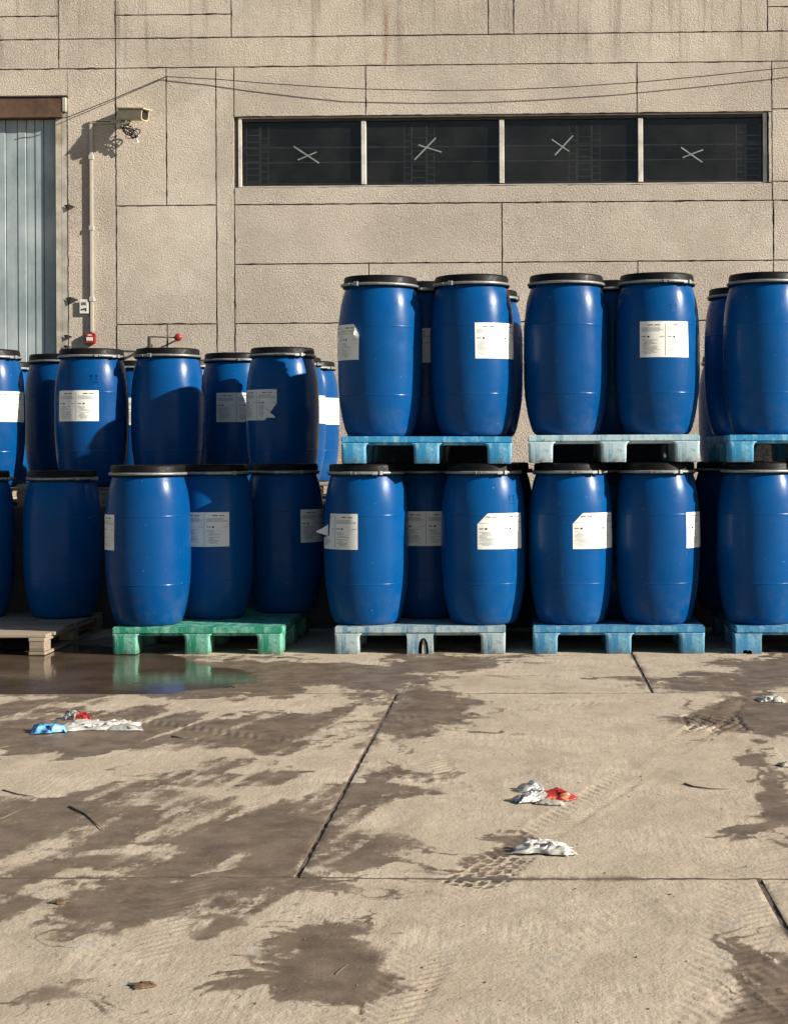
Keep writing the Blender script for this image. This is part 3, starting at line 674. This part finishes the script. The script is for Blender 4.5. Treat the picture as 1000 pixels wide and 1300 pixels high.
child(bl, 'post', box(q.x-.012, q.x+.014, WY-.13, WY-.10, q.z-.08, q.z+.03, .003), 'dark_steel')
child(bl, 'post_arm', box(q.x-.008, q.x+.008, WY-.0995, WY-.001, q.z-.05, q.z-.03), 'dark_steel')
v_, f_ = lathe([(.012, -.022), (.026, -.018), (.034, -.004), (.034, .006), (.024, .018), (.010, .022)], 20)
v_ = [e + Vector((v[0], v[2]-.02, v[1])) for v in v_]
child(bl, 'beacon_head', fix(mesh(v_, f_, True)), 'alarm_red')
child(bl, 'stub', tube([e, e+Vector((0, .09, 0))], .008, 6), 'dark_steel')

# ================================================================== PALLETS
PW, PL, PH = 1.05, 1.25, .168
def leg_mesh(w, d, side=0):
    secs = [(0, -.004), (.005, -.001), (.098, .0005), (.110, .004), (.119, .011), (.127, .024)]; vs, fs = [], []; n = 20
    for z, g_ in secs:
        for i in range(n):
            t = 2*math.pi*(i+.5)/n; c_, s_ = math.cos(t), math.sin(t); e_ = .16
            x_ = (w/2+g_)*math.copysign(abs(c_)**e_, c_); x_ = min(x_, w/2+.0005) if side > 0 else (max(x_, -w/2-.0005) if side < 0 else x_)
            vs.append((x_, (d/2+min(g_, .0005))*math.copysign(abs(s_)**e_, s_), z))
    for j in range(len(secs)-1):
        for i in range(n): fs.append((j*n+i, j*n+(i+1) % n, (j+1)*n+(i+1) % n, (j+1)*n+i))
    fs.append(tuple(reversed(range(n)))); fs.append(tuple(range((len(secs)-1)*n, len(secs)*n)))
    return mesh(vs, fs, True)
LEG = leg_mesh(.150, .17, -1); LEGR = leg_mesh(.150, .17, 1); LEGM = leg_mesh(.155, .17)
def deck_mesh():
    parts = [box(-PW/2, PW/2, 0, PL, PH-.0405, PH, .006, 2)]
    for y_ in (.02, PL-.044): parts.append(box(-PW/2+.008, PW/2-.008, y_, y_+.024, PH-.054, PH-.0400))
    for x_ in (-PW/2+.012, PW/2-.036): parts.append(box(x_, x_+.024, .045, PL-.045, PH-.054, PH-.0400))
    for i in range(9): parts.append(box(-PW/2+.10+i*.106, -PW/2+.106+i*.106, .045, PL-.045, PH-.050, PH-.0400))
    return join(parts)
DECK = deck_mesh()
BROKEN = prism([(-.012, 0), (-.012, .03), (-.006, .07), (.006, .092), (.02, .099), (.034, .094), (.046, .07), (.052, .03), (.052, 0), (.079, .0), (.079, .09), (.081, .112), (.086, .127), (-.086, .127), (-.081, .112), (-.079, .09), (-.079, .0)], -.08, .06)
SHARD = prism([(.012, 0), (.038, 0), (.035, .045), (.024, .085), (.020, .09), (.014, .06)], -.07, -.05)
NOTCH = prism([(-.038, 0), (-.034, .022), (-.016, .026), (-.004, .018), (.004, .024), (.018, .020), (.022, 0), (.079, .0), (.079, .09), (.081, .112), (.086, .127), (-.086, .127), (-.081, .112), (-.079, .09), (-.079, .0)], -.08, .08)
def mcopy(me, mat):
    m2_ = me.copy(); m2_.materials.clear(); m2_.materials.append(M[mat]); return m2_
def plastic_pallet(name, xc, y0, z0, mat, label, rz=0, tx=0, broken=None):
    r_ = tag(empty(name, (xc, y0, z0), rz), label, 'pallet', 'plastic pallets under the drums'); r_.rotation_euler.y = tx
    link('deck', mcopy(DECK, mat), None, r_)
    L1, L2, L3 = mcopy(LEG, mat), mcopy(LEGM, mat), mcopy(LEGR, mat)
    for i, x_ in enumerate((-PW/2+.0765, 0, PW/2-.0765)):
        for j, y_ in enumerate((.0865, PL/2, PL-.0865)):
            me = (L1, L2, L3)[i]
            if broken == 'mid' and i == 1 and j == 0: me = mcopy(BROKEN, mat)
            if broken == 'left' and i == 0 and j == 0: me = mcopy(NOTCH, mat)
            o = link('leg', me, None, r_); o.location = (x_, y_, 0)
            if broken == 'mid' and i == 1 and j == 0:
                o['label'] = 'split leg with a pale torn shard inside'; o2 = link('shard', SHARD, 'white_plastic', o)
    return r_
def pal_x(pa_, pb_, py_, Y): return (on_y(pa_, py_, Y).x + on_y(pb_, py_, Y).x)/2
PY = on_z(530, 830.5).y
TOPP = PH + 1.0
xG = pal_x(138, 362, 815, PY); xA = pal_x(424, 642, 815, PY); xB = pal_x(674, 896, 815, PY); xC = on_y(933, 815, PY).x + PW/2
plastic_pallet('plastic_pallet', xG, PY, 0, 'pallet_green', 'green plastic pallet standing at the edge of the brown puddle', -.012)
plastic_pallet('plastic_pallet', xA, PY, 0, 'pallet_grey_blue', 'faded grey-blue plastic pallet on the ground with a split middle leg', .004, broken='mid')
plastic_pallet('plastic_pallet', xB, PY-.01, 0, 'pallet_blue', 'blue plastic pallet with whole legs on the dry ground', -.004)
plastic_pallet('plastic_pallet', xC, PY-.03, 0, 'pallet_blue', 'blue plastic pallet with a notched corner leg on damp ground', .006, broken='left')
uA = pal_x(431, 651, 575, PY+.02); uB = pal_x(671, 887, 575, PY+.02); uC = on_y(925, 575, PY).x + PW/2
plastic_pallet('plastic_pallet', uA, PY+.02, TOPP, 'pallet_bright_blue', 'bright blue plastic pallet resting on drum lids over the split-leg pallet', .006, .006)
plastic_pallet('plastic_pallet', uB, PY+.02, TOPP+.004, 'pallet_pale', 'pale grey-blue plastic pallet resting on lids of two creased-label drums', -.01, 0)
plastic_pallet('plastic_pallet', uC, PY, TOPP, 'pallet_bright_blue', 'weathered blue plastic pallet resting on lids over the notched-leg pallet', .0, .0)

pallet_mat('gap_blocker_black', (.012, .012, .013), (.03, .03, .03), .2)
for px_, wh in ((535, 'bright blue pallet stack'), (779, 'pale pallet stack'), (1012, 'weathered blue pallet stack')):  # unseen black pallets added so the openings under the upper pallets read dark
    bp_ = plastic_pallet('plastic_pallet', on_y(px_, 575, 11.75).x, 11.90, DOCKZ, 'gap_blocker_black', 'added black pallet stood on edge to darken the gaps in the ' + wh)
    bp_.rotation_euler = (math.pi/2, 0, 0)
def wood_pallet(xc, y0, z0, w, l, h, label, nb=8, rz=0):
    r_ = tag(empty('wooden_pallet', (xc, y0, z0), rz), label, 'pallet', 'wooden pallets'); bh = h-.062; rr = random.Random(label)
    pw = l/nb-.018
    for i in range(nb):
        dx = rr.uniform(-.015, .02)
        o = link('plank', box(-w/2, w/2, 0, pw, -.021, 0, .003), 'pallet_wood', r_); o.location = (dx, i*l/nb, h); o.rotation_euler.z = rr.uniform(-.006, .006)
    for x_ in (-w/2+.05, 0, w/2-.05):
        o = link('stringer', box(-.05, .05, .002, l-.01, -.021, 0, .002), 'pallet_wood', r_); o.location = (x_, 0, h-.0215)
        o = link('bottom_board', box(-.05, .05, .002, l-.01, 0, .019, .002), 'pallet_wood', r_); o.location = (x_, 0, 0)
        for y_ in (.0, l/2-.07, l-.15):
            o = link('block', box(-.048, .048, 0, .14, .0195, h-.043, .004), 'pallet_wood', r_); o.location = (x_, y_+.004, 0)
    return r_
wr = on_z(57, 832); wood_pallet(wr.x-.60, wr.y, 0, 1.2, 1.45, .128, 'grey wooden slat pallet on the ground beside the green pallet', 10, 0)
for xc, y0, n_, lb in ((-3.50, 11.70, 8, 'wooden pallet on the dock carrying the square-label drum'), (-2.13, 11.70, 8, 'wooden pallet on the dock carrying the drum with a torn label corner'), (-4.75, 13.0, 7, 'wooden pallet on the dock deep behind beside the metal door'),
                    (-2.95, 13.0, 7, 'wooden pallet on the dock against the wall below the conduit'), (-1.70, 13.0, 7, 'wooden pallet on the dock against the wall below the window end'), (2.05, 13.0, 7, 'wooden pallet on the dock behind the weathered blue pallet stack')):
    wood_pallet(xc, y0, DOCKZ, 1.1 if xc in (-1.70, 2.05) else 1.2, 1.2, .13, lb, n_)

# ================================================================== DRUMS
RB = .265
KEYS = [(.165, .002), (.192, .006), (.211, .030), (.2275, .080), (.2430, .150), (.2552, .230), (.2622, .320), (.2650, .420), (.2650, .550), (.2634, .650), (.2584, .740), (.2490, .820), (.2370, .875), (.2262, .910), (.2195, .930), (.2195, .940)]
def _cat(t):
    i_ = min(int(t), len(KEYS)-2); f = t-i_; q0, q1, q2, q3 = [KEYS[max(0, min(len(KEYS)-1, i_+d))] for d in (-1, 0, 1, 2)]
    return tuple(.5*((2*b)+(c-a)*f+(2*a-5*b+4*c-d)*f*f+(3*b-a-3*c+d)*f**3) for a, b, c, d in zip(q0, q1, q2, q3))
PROF = [_cat(t*(len(KEYS)-1)/46) for t in range(47)]
for sz in (.258, .682):          # moulded seam lines
    PROF = [q for q in PROF if abs(q[1]-sz) > .006]
    def _r(z): return next(a[0]+(b[0]-a[0])*(z-a[1])/(b[1]-a[1]) for a, b in zip(PROF[:-1], PROF[1:]) if a[1] <= z <= b[1])
    PROF = sorted(PROF + [(_r(sz-.005), sz-.005), (_r(sz-.003)+.0002, sz-.003), (_r(sz)+.0016, sz-.0008), (_r(sz)+.0016, sz+.0008), (_r(sz+.003)+.0002, sz+.003), (_r(sz+.005), sz+.005)], key=lambda q: q[1])
def rad_at(z):
    for (r0, z0), (r1, z1) in zip(PROF[:-1], PROF[1:]):
        if z0 <= z <= z1: return r0 + (r1-r0)*(z-z0)/(z1-z0)
    return RB
def deform(v, seed):
    v = Vector(v); n_ = mn.noise(Vector((v.x*3.1+seed*5.3, v.y*3.1+seed*1.7, v.z*2.2+seed)))
    n2_ = mn.noise(Vector((v.x*8+seed*2.3, v.y*8, v.z*7+seed*3)))
    wgt = min(1, max(0, (.92-v.z)/.15))*min(1, max(0, v.z/.08)); f = 1 + (n_*.015 + n2_*.004)*wgt
    rr = random.Random(seed*13); ang = math.atan2(v.x, -v.y)
    for i_ in range(5):                                  # knocks picked up in handling
        da, dz, rd, dp = rr.uniform(-1.6, 1.6), rr.choice((rr.uniform(.05, .30), rr.uniform(.70, .88), rr.uniform(.1, .85))), rr.uniform(.02, .06), rr.uniform(.004, .018)
        q_ = ((ang-da)*.26/(rd*1.3))**2 + ((v.z-dz)/rd)**2
        if q_ < 6: f -= dp*math.exp(-q_)*wgt
    return (v.x*f, v.y*f, v.z)
def body_mesh(seed):
    vs, fs = lathe(PROF, 72); return mesh([deform(v, seed) for v in vs], fs, True)
lv, lf = lathe([(.19, .936), (.231, .936), (.2345, .940), (.2345, .931), (.237, .929), (.237, .9365), (.2315, .9545), (.2300, .986), (.2250, .9975), (.216, 1.0), (.205, .986), (.06, .984)], 64)
LID = fix(mesh(lv, lf, True)); LID.materials.append(M['lid_black'])
rv, rf = lathe([(.2335, .9355), (.2405, .9365), (.2440, .9410), (.2445, .9470), (.2420, .9510), (.2345, .9535)], 64, cap=False); RING = mesh(rv, rf, True); RING.materials.append(M['ring_steel'])
def arc_bar(r0, r1, z0, z1, a0, a1, n=12):
    vs, fs = [], []
    for i in range(n+1):
        a = a0+(a1-a0)*i/n
        for r_, z in ((r0, z0), (r1, z0), (r1, z1), (r0, z1)): vs.append((r_*math.sin(a), -r_*math.cos(a), z))
    for i in range(n):
        for j in range(4): fs.append((i*4+j, i*4+(j+1) % 4, (i+1)*4+(j+1) % 4, (i+1)*4+j))
    fs += [(0, 1, 2, 3), (4*n+3, 4*n+2, 4*n+1, 4*n)]
    return fix(mesh(vs, fs), .0015)
LEVER = join([arc_bar(.2455, .2525, .935, .953, -.42, .28), arc_bar(.2455, .2605, .932, .956, .28, .36, 2), arc_bar(.253, .2585, .939, .949, -.30, .10, 6)]); LEVER.materials.append(M['ring_steel'])
HOOK = join([arc_bar(.2455, .259, .930, .9355, .10, .22, 2)]); HOOK.materials.append(M['dark_steel'])
LW, LZ0, LZ1 = .318, .474, .694
def lab_pt(a, z, lift=0): r_ = (rad_at(z) if not .66 < z < .70 else max(rad_at(z), .2632)) + lift; return (r_*math.sin(a), -r_*math.cos(a), z)
def label_mesh(kind):
    n = 26; vs, fs = [], []; H = LZ1-LZ0
    def lim(u):
        lo, hi = 0., 1.
        if kind == 'tl': hi = min(1, .70+u/.20*.30)
        if kind == 'tr': hi = min(1, .70+(1-u)/.12*.30)
        if kind == 'br':  lo = max(0, (u-.72)/.28*.55)
        if kind == 'left': hi = 1 if u > .34 else .30+u*.25
        if kind == 'jag': lo = .0; hi = 1
        return lo, hi
    for i in range(n+1):
        u = i/n; lo, hi = lim(u); a = (u-.5)*LW/RB
        for j in range(5):
            v = lo+(hi-lo)*j/4; vs.append(lab_pt(a, LZ0+H*v, .0013+.0004*math.sin(u*19+v*5)))
    for i in range(n):
        for j in range(4): fs.append((i*5+j, (i+1)*5+j, (i+1)*5+j+1, i*5+j+1))
    me = mesh(vs, fs, True)
    return me
def print_mesh(kind, dark):
    rr = random.Random(11); quads = []
    def row(u0, u1, v, h):
        quads.append((u0, u1, v, h))
    for half in (0, 1):
        b_ = .02+half*.50
        if dark:
            x_ = b_+.14
            for g_ in range(3): row(x_, x_+.028, .885, .028); x_ += .033
            x_ += .03
            for g_ in range(4): row(x_, x_+.022, .885, .024); x_ += .027
            row(b_+.13, b_+.17, .545, .05)
        else:
            for v in (.815, .785, .755, .725): row(b_+.02, b_+rr.uniform(.30, .45), v, .010)
            row(b_+.02, b_+.10, .56, .03); row(b_+.36, b_+.46, .565, .012)
            for v in np.arange(.10, .50, .034):
                if rr.random() < .85: row(b_+.02+rr.choice((0, .03, .06)), b_+rr.uniform(.16, .42), v, .010)
            if half: row(.492, .500, .04, .90)
    vs, fs = [], []; H = LZ1-LZ0
    for u0, u1, v, h in quads:
        if kind == 'tl' and v > .68 + u0/.20*.30: continue
        if kind == 'tr' and v > .66 + (1-u1)/.12*.30: continue
        if kind == 'br' and v < (u1-.70)/.28*.55: continue
        if kind == 'left' and (v > .28 and u0 < .36): continue
        o = len(vs); m_ = 4
        for i in range(m_+1):
            u = u0+(u1-u0)*i/m_; a = (u-.5)*LW/RB
            vs += [lab_pt(a, LZ0+H*v, .0024), lab_pt(a, LZ0+H*(v+h), .0024)]
        fs += [(o+2*i, o+2*i+2, o+2*i+3, o+2*i+1) for i in range(m_)]
    return mesh(vs, fs, True)
LABELS = {}
for kd in ('rect', 'tl', 'tr', 'br', 'left', 'jag'):
    a_, b_, c_ = label_mesh(kd), print_mesh(kd, False), print_mesh(kd, True)
    a_.materials.append(M['label_paper']); b_.materials.append(M['print_grey']); c_.materials.append(M['print_dark']); LABELS[kd] = (a_, b_, c_)
def curl_mesh(a0, z0, da, dz):
    vs, fs = [], []
    for i in range(7):
        t = i/6; lift = .003+.045*t*t
        for s_ in (0, 1):
            wd = (1-t*.85); vs.append(lab_pt(a0+da*t, z0+dz*t+(s_-.5)*.075*wd, lift))
    for i in range(6): fs.append((2*i, 2*i+2, 2*i+3, 2*i+1))
    me = mesh(vs, fs, True); me.materials.append(M['label_paper']); return me
CURL = {'left': curl_mesh(-.28, .590, -.34, -.012), 'br': curl_mesh(.22, .530, .36, -.035), 'tr': curl_mesh(.47, .66, .10, -.03)}
def mark_mesh():   # raised pair of arrows over a bar
    ps = []
    def b_(u0, u1, z0, z1): 
        n = 3; vs, fs = [], []
        for i in range(n+1):
            u = u0+(u1-u0)*i/n; a = u/.25
            for z in (z0, z1):
                r_ = rad_at(z); vs += [((r_-.004)*math.sin(a), -(r_-.004)*math.cos(a), z), ((r_+.0012)*math.sin(a), -(r_+.0012)*math.cos(a), z)]
        for i in range(n):
            o = i*4; q_ = o+4; fs += [(o+1, q_+1, q_+3, o+3), (o, o+1, o+3, o+2)[::-1] if i == 0 else (o+3, q_+3, q_+2, o+2), (o+3, q_+3, q_+2, o+2) if i == 0 else (o+1, o, q_, q_+1), (o+1, o, q_, q_+1) if i == 0 else (o+3, q_+3, q_+1, o+1)]
        ps.append(mesh(vs, [f for f in fs]))
    for s_ in (-.017, .017):
        b_(s_-.003, s_+.003, .762, .800); b_(s_-.009, s_+.009, .793, .799); b_(s_-.006, s_+.006, .800, .805)
    b_(-.030, .030, .750, .754)
    return join(ps)
MARK = mark_mesh(); MARK.materials.append(M['drum_blue'])
DN = 0
def drum(px, py, Y, z, text, lab=None, kind='rect', lever=0, mark=None, tilt=(0, 0), group='blue plastic drums with black lids', dx=0):
    """px: photo column of the drum's axis at its middle, Y: its depth; lab: label centre angle as seen (rad)"""
    global DN; DN += 1
    X = on_y(px, py, Y).x + dx; face = math.atan2(-X, Y)
    r_ = tag(empty('plastic_drum', (X, Y, z)), text, 'drum', group); r_.rotation_euler = (tilt[0], tilt[1], 0)
    bmesh_ = body_mesh(DN); bo = link('body', bmesh_, 'drum_blue', r_); 
    lo = link('lid', LID, None, r_); lo.rotation_euler.z = DN*1.3
    ro = link('clamp_ring', RING, None, r_); ro.rotation_euler.z = face+lever
    l_ = link('lever', LEVER, None, ro); h_ = link('hook', HOOK, None, ro)
    if lab is not None:
        rot = Matrix.Rotation(face+lab, 3, 'Z')
        def own(me):
            m2_ = me.copy()
            for v in m2_.vertices: v.co = deform(rot @ v.co, DN)
            return m2_
        A, B_, C_ = LABELS[kind]; la = link('label', own(A), None, r_)
        for nm, me in (('printed_lines', B_), ('printed_heading', C_)): link(nm, own(me), None, la)['kind'] = 'stuff'
        if kind in CURL: link('torn_flap', own(CURL[kind]), None, la)
    if mark is not None:
        m_ = link('raised_arrows', MARK, None, r_); m_.rotation_euler.z = face+mark
    return r_
F = PY+.255; F2 = F+.40; F3 = F+.80
Z0, Z1 = PH, TOPP+PH; ZW = .128; ZD = DOCKZ+.13
# stack on the split-leg pallet
drum(465, 690, F, Z0, 'drum whose label has a loose curled left flap, on the split-leg pallet', -.80, 'left', .05)
drum(613.5, 690, F, Z0, 'drum with clipped-corner label standing on the split-leg pallet', .46, 'tl', .25, mark=.75)
drum(541, 690, F2, Z0, 'shaded drum tucked between two front drums on the split-leg pallet', .0, 'rect', 2.)
drum(478, 690, F3, Z0, 'hidden rear drum at the back of the split-leg pallet', None, lever=1.)
drum(628, 690, F3, Z0, 'hidden rear drum by the wall side of the split-leg pallet', None, lever=1.5)
drum(481.5, 455, F+.01, Z1, 'sunlit drum with folded-corner label at its edge, on the bright blue upper pallet', -1.12, 'tr', -.95, tilt=(0, .010))
drum(601, 455, F+.01, Z1+.002, 'sunlit drum with a full label on the bright blue upper pallet', .66, 'rect', -.85, mark=.55, tilt=(0, -.012))
drum(541, 455, F2, Z1, 'shaded drum wedged between two sunlit drums on the bright blue upper pallet', .1, 'rect', .3)
drum(614, 460, F3+.12, Z1, 'drum at the back of the bright blue upper pallet, lid peeping out', .2, 'rect', .9)
drum(494, 460, F3+.05, Z1, 'drum hidden at the back of the bright blue upper pallet behind the folded-label drum', None, lever=2)
# stack on the whole-legged blue pallet
drum(724.5, 690, F, Z0, 'drum with crease down its shoulder and clipped-corner label, on the whole-legged blue pallet', .64, 'tl', .45)
drum(833.5, 690, F, Z0, 'drum with torn label wrapping out of sight, on the whole-legged blue pallet', 1.34, 'jag', .30)
drum(778, 690, F2+.06, Z0, 'drum hidden behind the front pair on the whole-legged blue pallet', None, lever=2)
drum(728, 690, F3+.12, Z0, 'drum at the dark rear of the whole-legged blue pallet', None, lever=2)
drum(838, 690, F3+.12, Z0, 'drum at the rear of the whole-legged blue pallet beside the gap', None, lever=2)
drum(717.5, 450, F+.02, Z1+.004, 'drum showing no label face, on the pale grey-blue upper pallet', -1.95, 'rect', 2.4, tilt=(0, .006))
drum(833.5, 450, F+.02, Z1+.004, 'drum with a square white label facing out, on the pale grey-blue upper pallet', .20, 'rect', .60, mark=.42)
drum(777, 450, F2+.06, Z1+.004, 'drum behind the front pair on the pale grey-blue upper pallet', None, lever=1.2)
# stack on the notched-leg pallet
drum(964, 690, F-.03, Z0, 'drum with bare side standing on the notched-leg pallet', None, lever=2.2)
drum(1030, 690, F2, Z0, 'drum set back on the notched-leg pallet', None, lever=2)
drum(928, 690, F3, Z0, 'drum at the dark back of the notched-leg pallet', None, lever=2)
drum(972, 450, F, Z1, 'big unlabelled drum on the weathered blue upper pallet', None, lever=2.5)
drum(943, 455, F3+.10, Z1, 'dark rear drum with label edge showing, on the weathered blue upper pallet', .12, 'rect', 2.2)
drum(1097, 690, F-.03, Z0, 'drum beyond the frame at the far corner of the notched-leg pallet', None, lever=2)
drum(1078, 690, F3+.05, Z0, 'drum beyond the frame at the rear corner of the notched-leg pallet', None, lever=2)
drum(1097, 450, F, Z1, 'drum beyond the frame at the front of the weathered blue upper pallet', None, lever=2)
drum(1075, 455, F3+.08, Z1, 'drum beyond the frame at the rear of the weathered blue upper pallet', None, lever=2)
# green pallet
drum(188.5, 690, F-.03, Z0, 'brightly sunlit drum at the front of the green pallet', -1.48, 'rect', 2.6, tilt=(0, 0))
drum(270.5, 690, F2+.0, Z0, 'middle drum on the green pallet with half its label showing', -.20, 'rect', .25)
drum(361, 690, F3, Z0, 'deeply shaded drum at the rear corner of the green pallet', 1.02, 'rect', .15)
# grey wooden pallet
drum(80, 690, 11.25, ZW, 'shaded unlabelled drum on the grey wooden pallet beside the green pallet', None, lever=.75)
drum(-31, 690, 11.27, ZW, 'drum cut by the frame edge on the grey wooden pallet', None, lever=1.4)
# drums on the dock
drum(-15, 520, 12.0, ZD, 'dock drum with half-shaded label in front of the ribbed metal door', .66, 'rect', .55)
drum(77, 520, 12.62, ZD, 'shaded dock drum wedged behind the square-label dock drum', None, lever=2)
drum(117, 520, 12.0, ZD, 'dock drum with a square label and raised marks in front of the conduit', -.42, 'rect', .5, mark=.05)
drum(213.5, 520, 12.0, ZD, 'unlabelled dock drum half in slanting shadow below the red beacon', None, lever=-.85)
drum(299, 520, 12.62, ZD, 'shaded dock drum whose label is cut off by its neighbour', .04, 'rect', .5)
drum(359, 520, 12.0, ZD, 'shaded dock drum with a torn label corner hanging loose', -.76, 'br', .25)
drum(172, 520, 13.6, ZD, 'far dock drum glimpsed between the square-label and unlabelled dock drums', .3, 'rect', .0)
drum(8, 520, 13.6, ZD, 'far dock drum by the metal door showing only its lid edge', None, lever=.6)
drum(242, 520, 13.5, ZD, 'far dock drum against the wall, only a sliver of lid showing', None, lever=.6)
drum(371, 520, 13.21, ZD, 'dock drum close behind the torn-label dock drum', .85, 'rect', .6)
drum(390, 520, 13.80, ZD, 'rearmost dock drum with a sunlit label edge beside the tall stack', .95, 'rect', .6)
drum(928, 520, 13.35, ZD, 'dark dock drum glimpsed behind the pale upper pallet stack', None, lever=2)

# ================================================================== LITTER
def crumple(n, sx, sy, h, seed, fold=1.):
    h *= .75
    n = int(n*1.8); vs, fs = [], []
    for j in range(n+1):
        for i in range(n+1):
            u, v = i/n-.5, j/n-.5; q_ = Vector((u*3.1*fold+seed, v*3.1*fold, seed*.7))
            a = mn.noise(q_); b = abs(mn.noise(q_*2.3)); c = mn.noise(q_*5.1)
            z_ = max(0, h*(.35+.35*a+1.1*(.55-abs(mn.noise(q_*2.1)))*.8+.10*c)*(1-.9*(4*u*u)**2)*(1-.9*(4*v*v)**2)) + .002
            vs.append((sx*(u+.16*mn.noise(q_*1.7+Vector((9, 2, 1)))+.05*c), sy*(v+.16*mn.noise(q_*1.7+Vector((3, 8, 5)))), z_))
    for j in range(n):
        for i in range(n): fs.append((j*(n+1)+i, j*(n+1)+i+1, (j+1)*(n+1)+i+1, (j+1)*(n+1)+i))
    m_ = n+1; o_ = len(vs); low = [(x, y, max(0, z-.0015)) for x, y, z in vs]
    rim = list(range(m_)) + [m_*q+n for q in range(1, m_)] + [m_*n+q for q in range(n-1, -1, -1)] + [m_*q for q in range(n-1, 0, -1)]
    fs2 = fs + [tuple(q+o_ for q in reversed(f)) for f in fs] + [(rim[(q+1) % len(rim)], rim[q], rim[q]+o_, rim[(q+1) % len(rim)]+o_) for q in range(len(rim))]
    return mesh(vs+low, fs2, True)
def litter(name, px, py, me, mat, label, cat, rz=0, z=.001):
    q_ = on_z(px, py); o = tag(link(name, me, mat), label, cat); o.location = (q_.x, q_.y, z); o.rotation_euler.z = rz; return o
litter('plastic_bag', 63, 929, crumple(16, .15, .13, .06, 2.1, .9), 'blue_plastic', 'crumpled blue and white plastic bag lying on the wet ground', 'bag', .3)
litter('plastic_bag', 128, 925, crumple(22, .34, .15, .055, 5.3, 1.1), 'white_plastic', 'crumpled white plastic bag lying beside the blue bag', 'bag', .1)
litter('drinks_carton', 97, 914, crumple(10, .13, .06, .06, 3.3, 1.1), 'wrapper_red', 'crushed red and white carton behind the white plastic bag', 'litter', -.35)
litter('plastic_tray', 157, 926, crumple(10, .15, .09, .035, 8.8, .8), 'clear_plastic', 'flattened clear plastic tray at the end of the white bag', 'litter', .25)
litter('snack_wrapper', 687, 1016, crumple(16, .21, .085, .06, 4.7, .75), 'wrapper_red', 'red, white and black snack wrapper on the dry ground', 'wrapper', .28)
litter('plastic_cup', 674, 1003, crumple(10, .09, .07, .05, 6.4, .6), 'clear_plastic', 'crushed clear plastic cup behind the snack wrapper', 'cup', .4)
litter('cardboard_scrap', 698, 1021, crumple(8, .10, .045, .022, 9.2, 1.), 'grey_paper', 'scrap of grey card tucked under the snack wrapper', 'litter', -.3)
litter('crumpled_tissue', 690, 1081, crumple(20, .16, .10, .05, 7.7, .95), 'white_plastic', 'crumpled white tissue beside the brick-patterned tyre mark', 'tissue', -.2)
litter('paper_scrap', 716, 1084, crumple(8, .07, .05, .016, 1.2, 1.3), 'grey_paper', 'grey paper scrap next to the crumpled tissue', 'litter', .2)
litter('plastic_bag', 978, 890, crumple(10, .12, .10, .04, 3.9, 1.1), 'white_plastic', 'small white plastic bag on the damp ground beyond the tread marks', 'bag', 0)
litter('crushed_cup', 999, 972, crumple(14, .07, .06, .022, 2.9, .9), 'grey_paper', 'grey crushed cup lying on a wet patch at the frame edge', 'cup', .3)
litter('dead_leaf', 182, 1252, crumple(12, .05, .045, .007, 4.4, .9), 'dead_leaf', 'curled brown leaf on the dry ground', 'leaf', .5)
litter('dead_leaf', 75, 1146, crumple(12, .035, .04, .006, 5.5, .9), 'dead_leaf', 'reddish leaf lying on the wet ground near the slab joint', 'leaf', 1.)
def twig(pts, rad, label):
    ws = [on_z(*q_) for q_ in pts]; c = ws[0]
    me = tube([w-c+Vector((0, 0, rad*1.1)) for w in ws], [rad*(1-.6*i/(len(ws)-1)) for i in range(len(ws))], 6)
    o = tag(link('twig', me, 'twig'), label, 'twig', 'twigs on the ground'); o.location = c; return o
twig([(868, 996), (880, 1000), (900, 1002.5), (926, 1003)], .0038, 'curved dry twig on the dry ground')
twig([(4, 1004), (22, 1009), (44, 1012)], .003, 'short straight twig on the streaky wet ground')
twig([(88, 1025), (108, 1034), (118, 1043), (131, 1054)], .0035, 'bent twig lying on the streaky wet ground')
twig([(0, 1041), (14, 1035), (29, 1028)], .0028, 'thin twig slanting beside the bent twig')
twig([(352, 836), (366, 835), (383, 837)], .005, 'bent dark strip lying on the dry tongue by the green pallet')
twig([(218, 936), (236, 938)], .004, 'small dark stick on the wet ground past the white bag')
twig([(426, 1238), (434, 1231), (442, 1225)], .002, 'pale thin straw lying in the dark wet patch')
# grit scattered over the yard: too many and too small to count
rng = random.Random(3); vs, fs = [], []
for i in range(650):
    px_, py_ = rng.uniform(-40, 1040), rng.uniform(836, 1330); c = on_z(px_, py_)
    r_ = rng.choice((.0015, .002, .002, .0025, .003, .0045))*rng.uniform(.7, 1.2)
    if abs(c.y-Y1) < .03 or abs(c.y-Y2) < .03: continue
    o = len(vs)
    for d in ((1, 0, 0), (0, 1, 0), (-1, 0, 0), (0, -1, 0), (0, 0, 1), (0, 0, -.6)):
        vs.append((c.x+d[0]*r_*rng.uniform(.6, 1.5), c.y+d[1]*r_*rng.uniform(.6, 1.5), .001+d[2]*r_*rng.uniform(.4, .8)))
    fs += [(o, o+1, o+4), (o+1, o+2, o+4), (o+2, o+3, o+4), (o+3, o, o+4), (o+1, o, o+5), (o+2, o+1, o+5), (o+3, o+2, o+5), (o, o+3, o+5)]
tag(link('grit', mesh(vs, fs), 'stone_grit'), 'small dark grit scattered over the concrete yard', 'grit', kind='stuff')
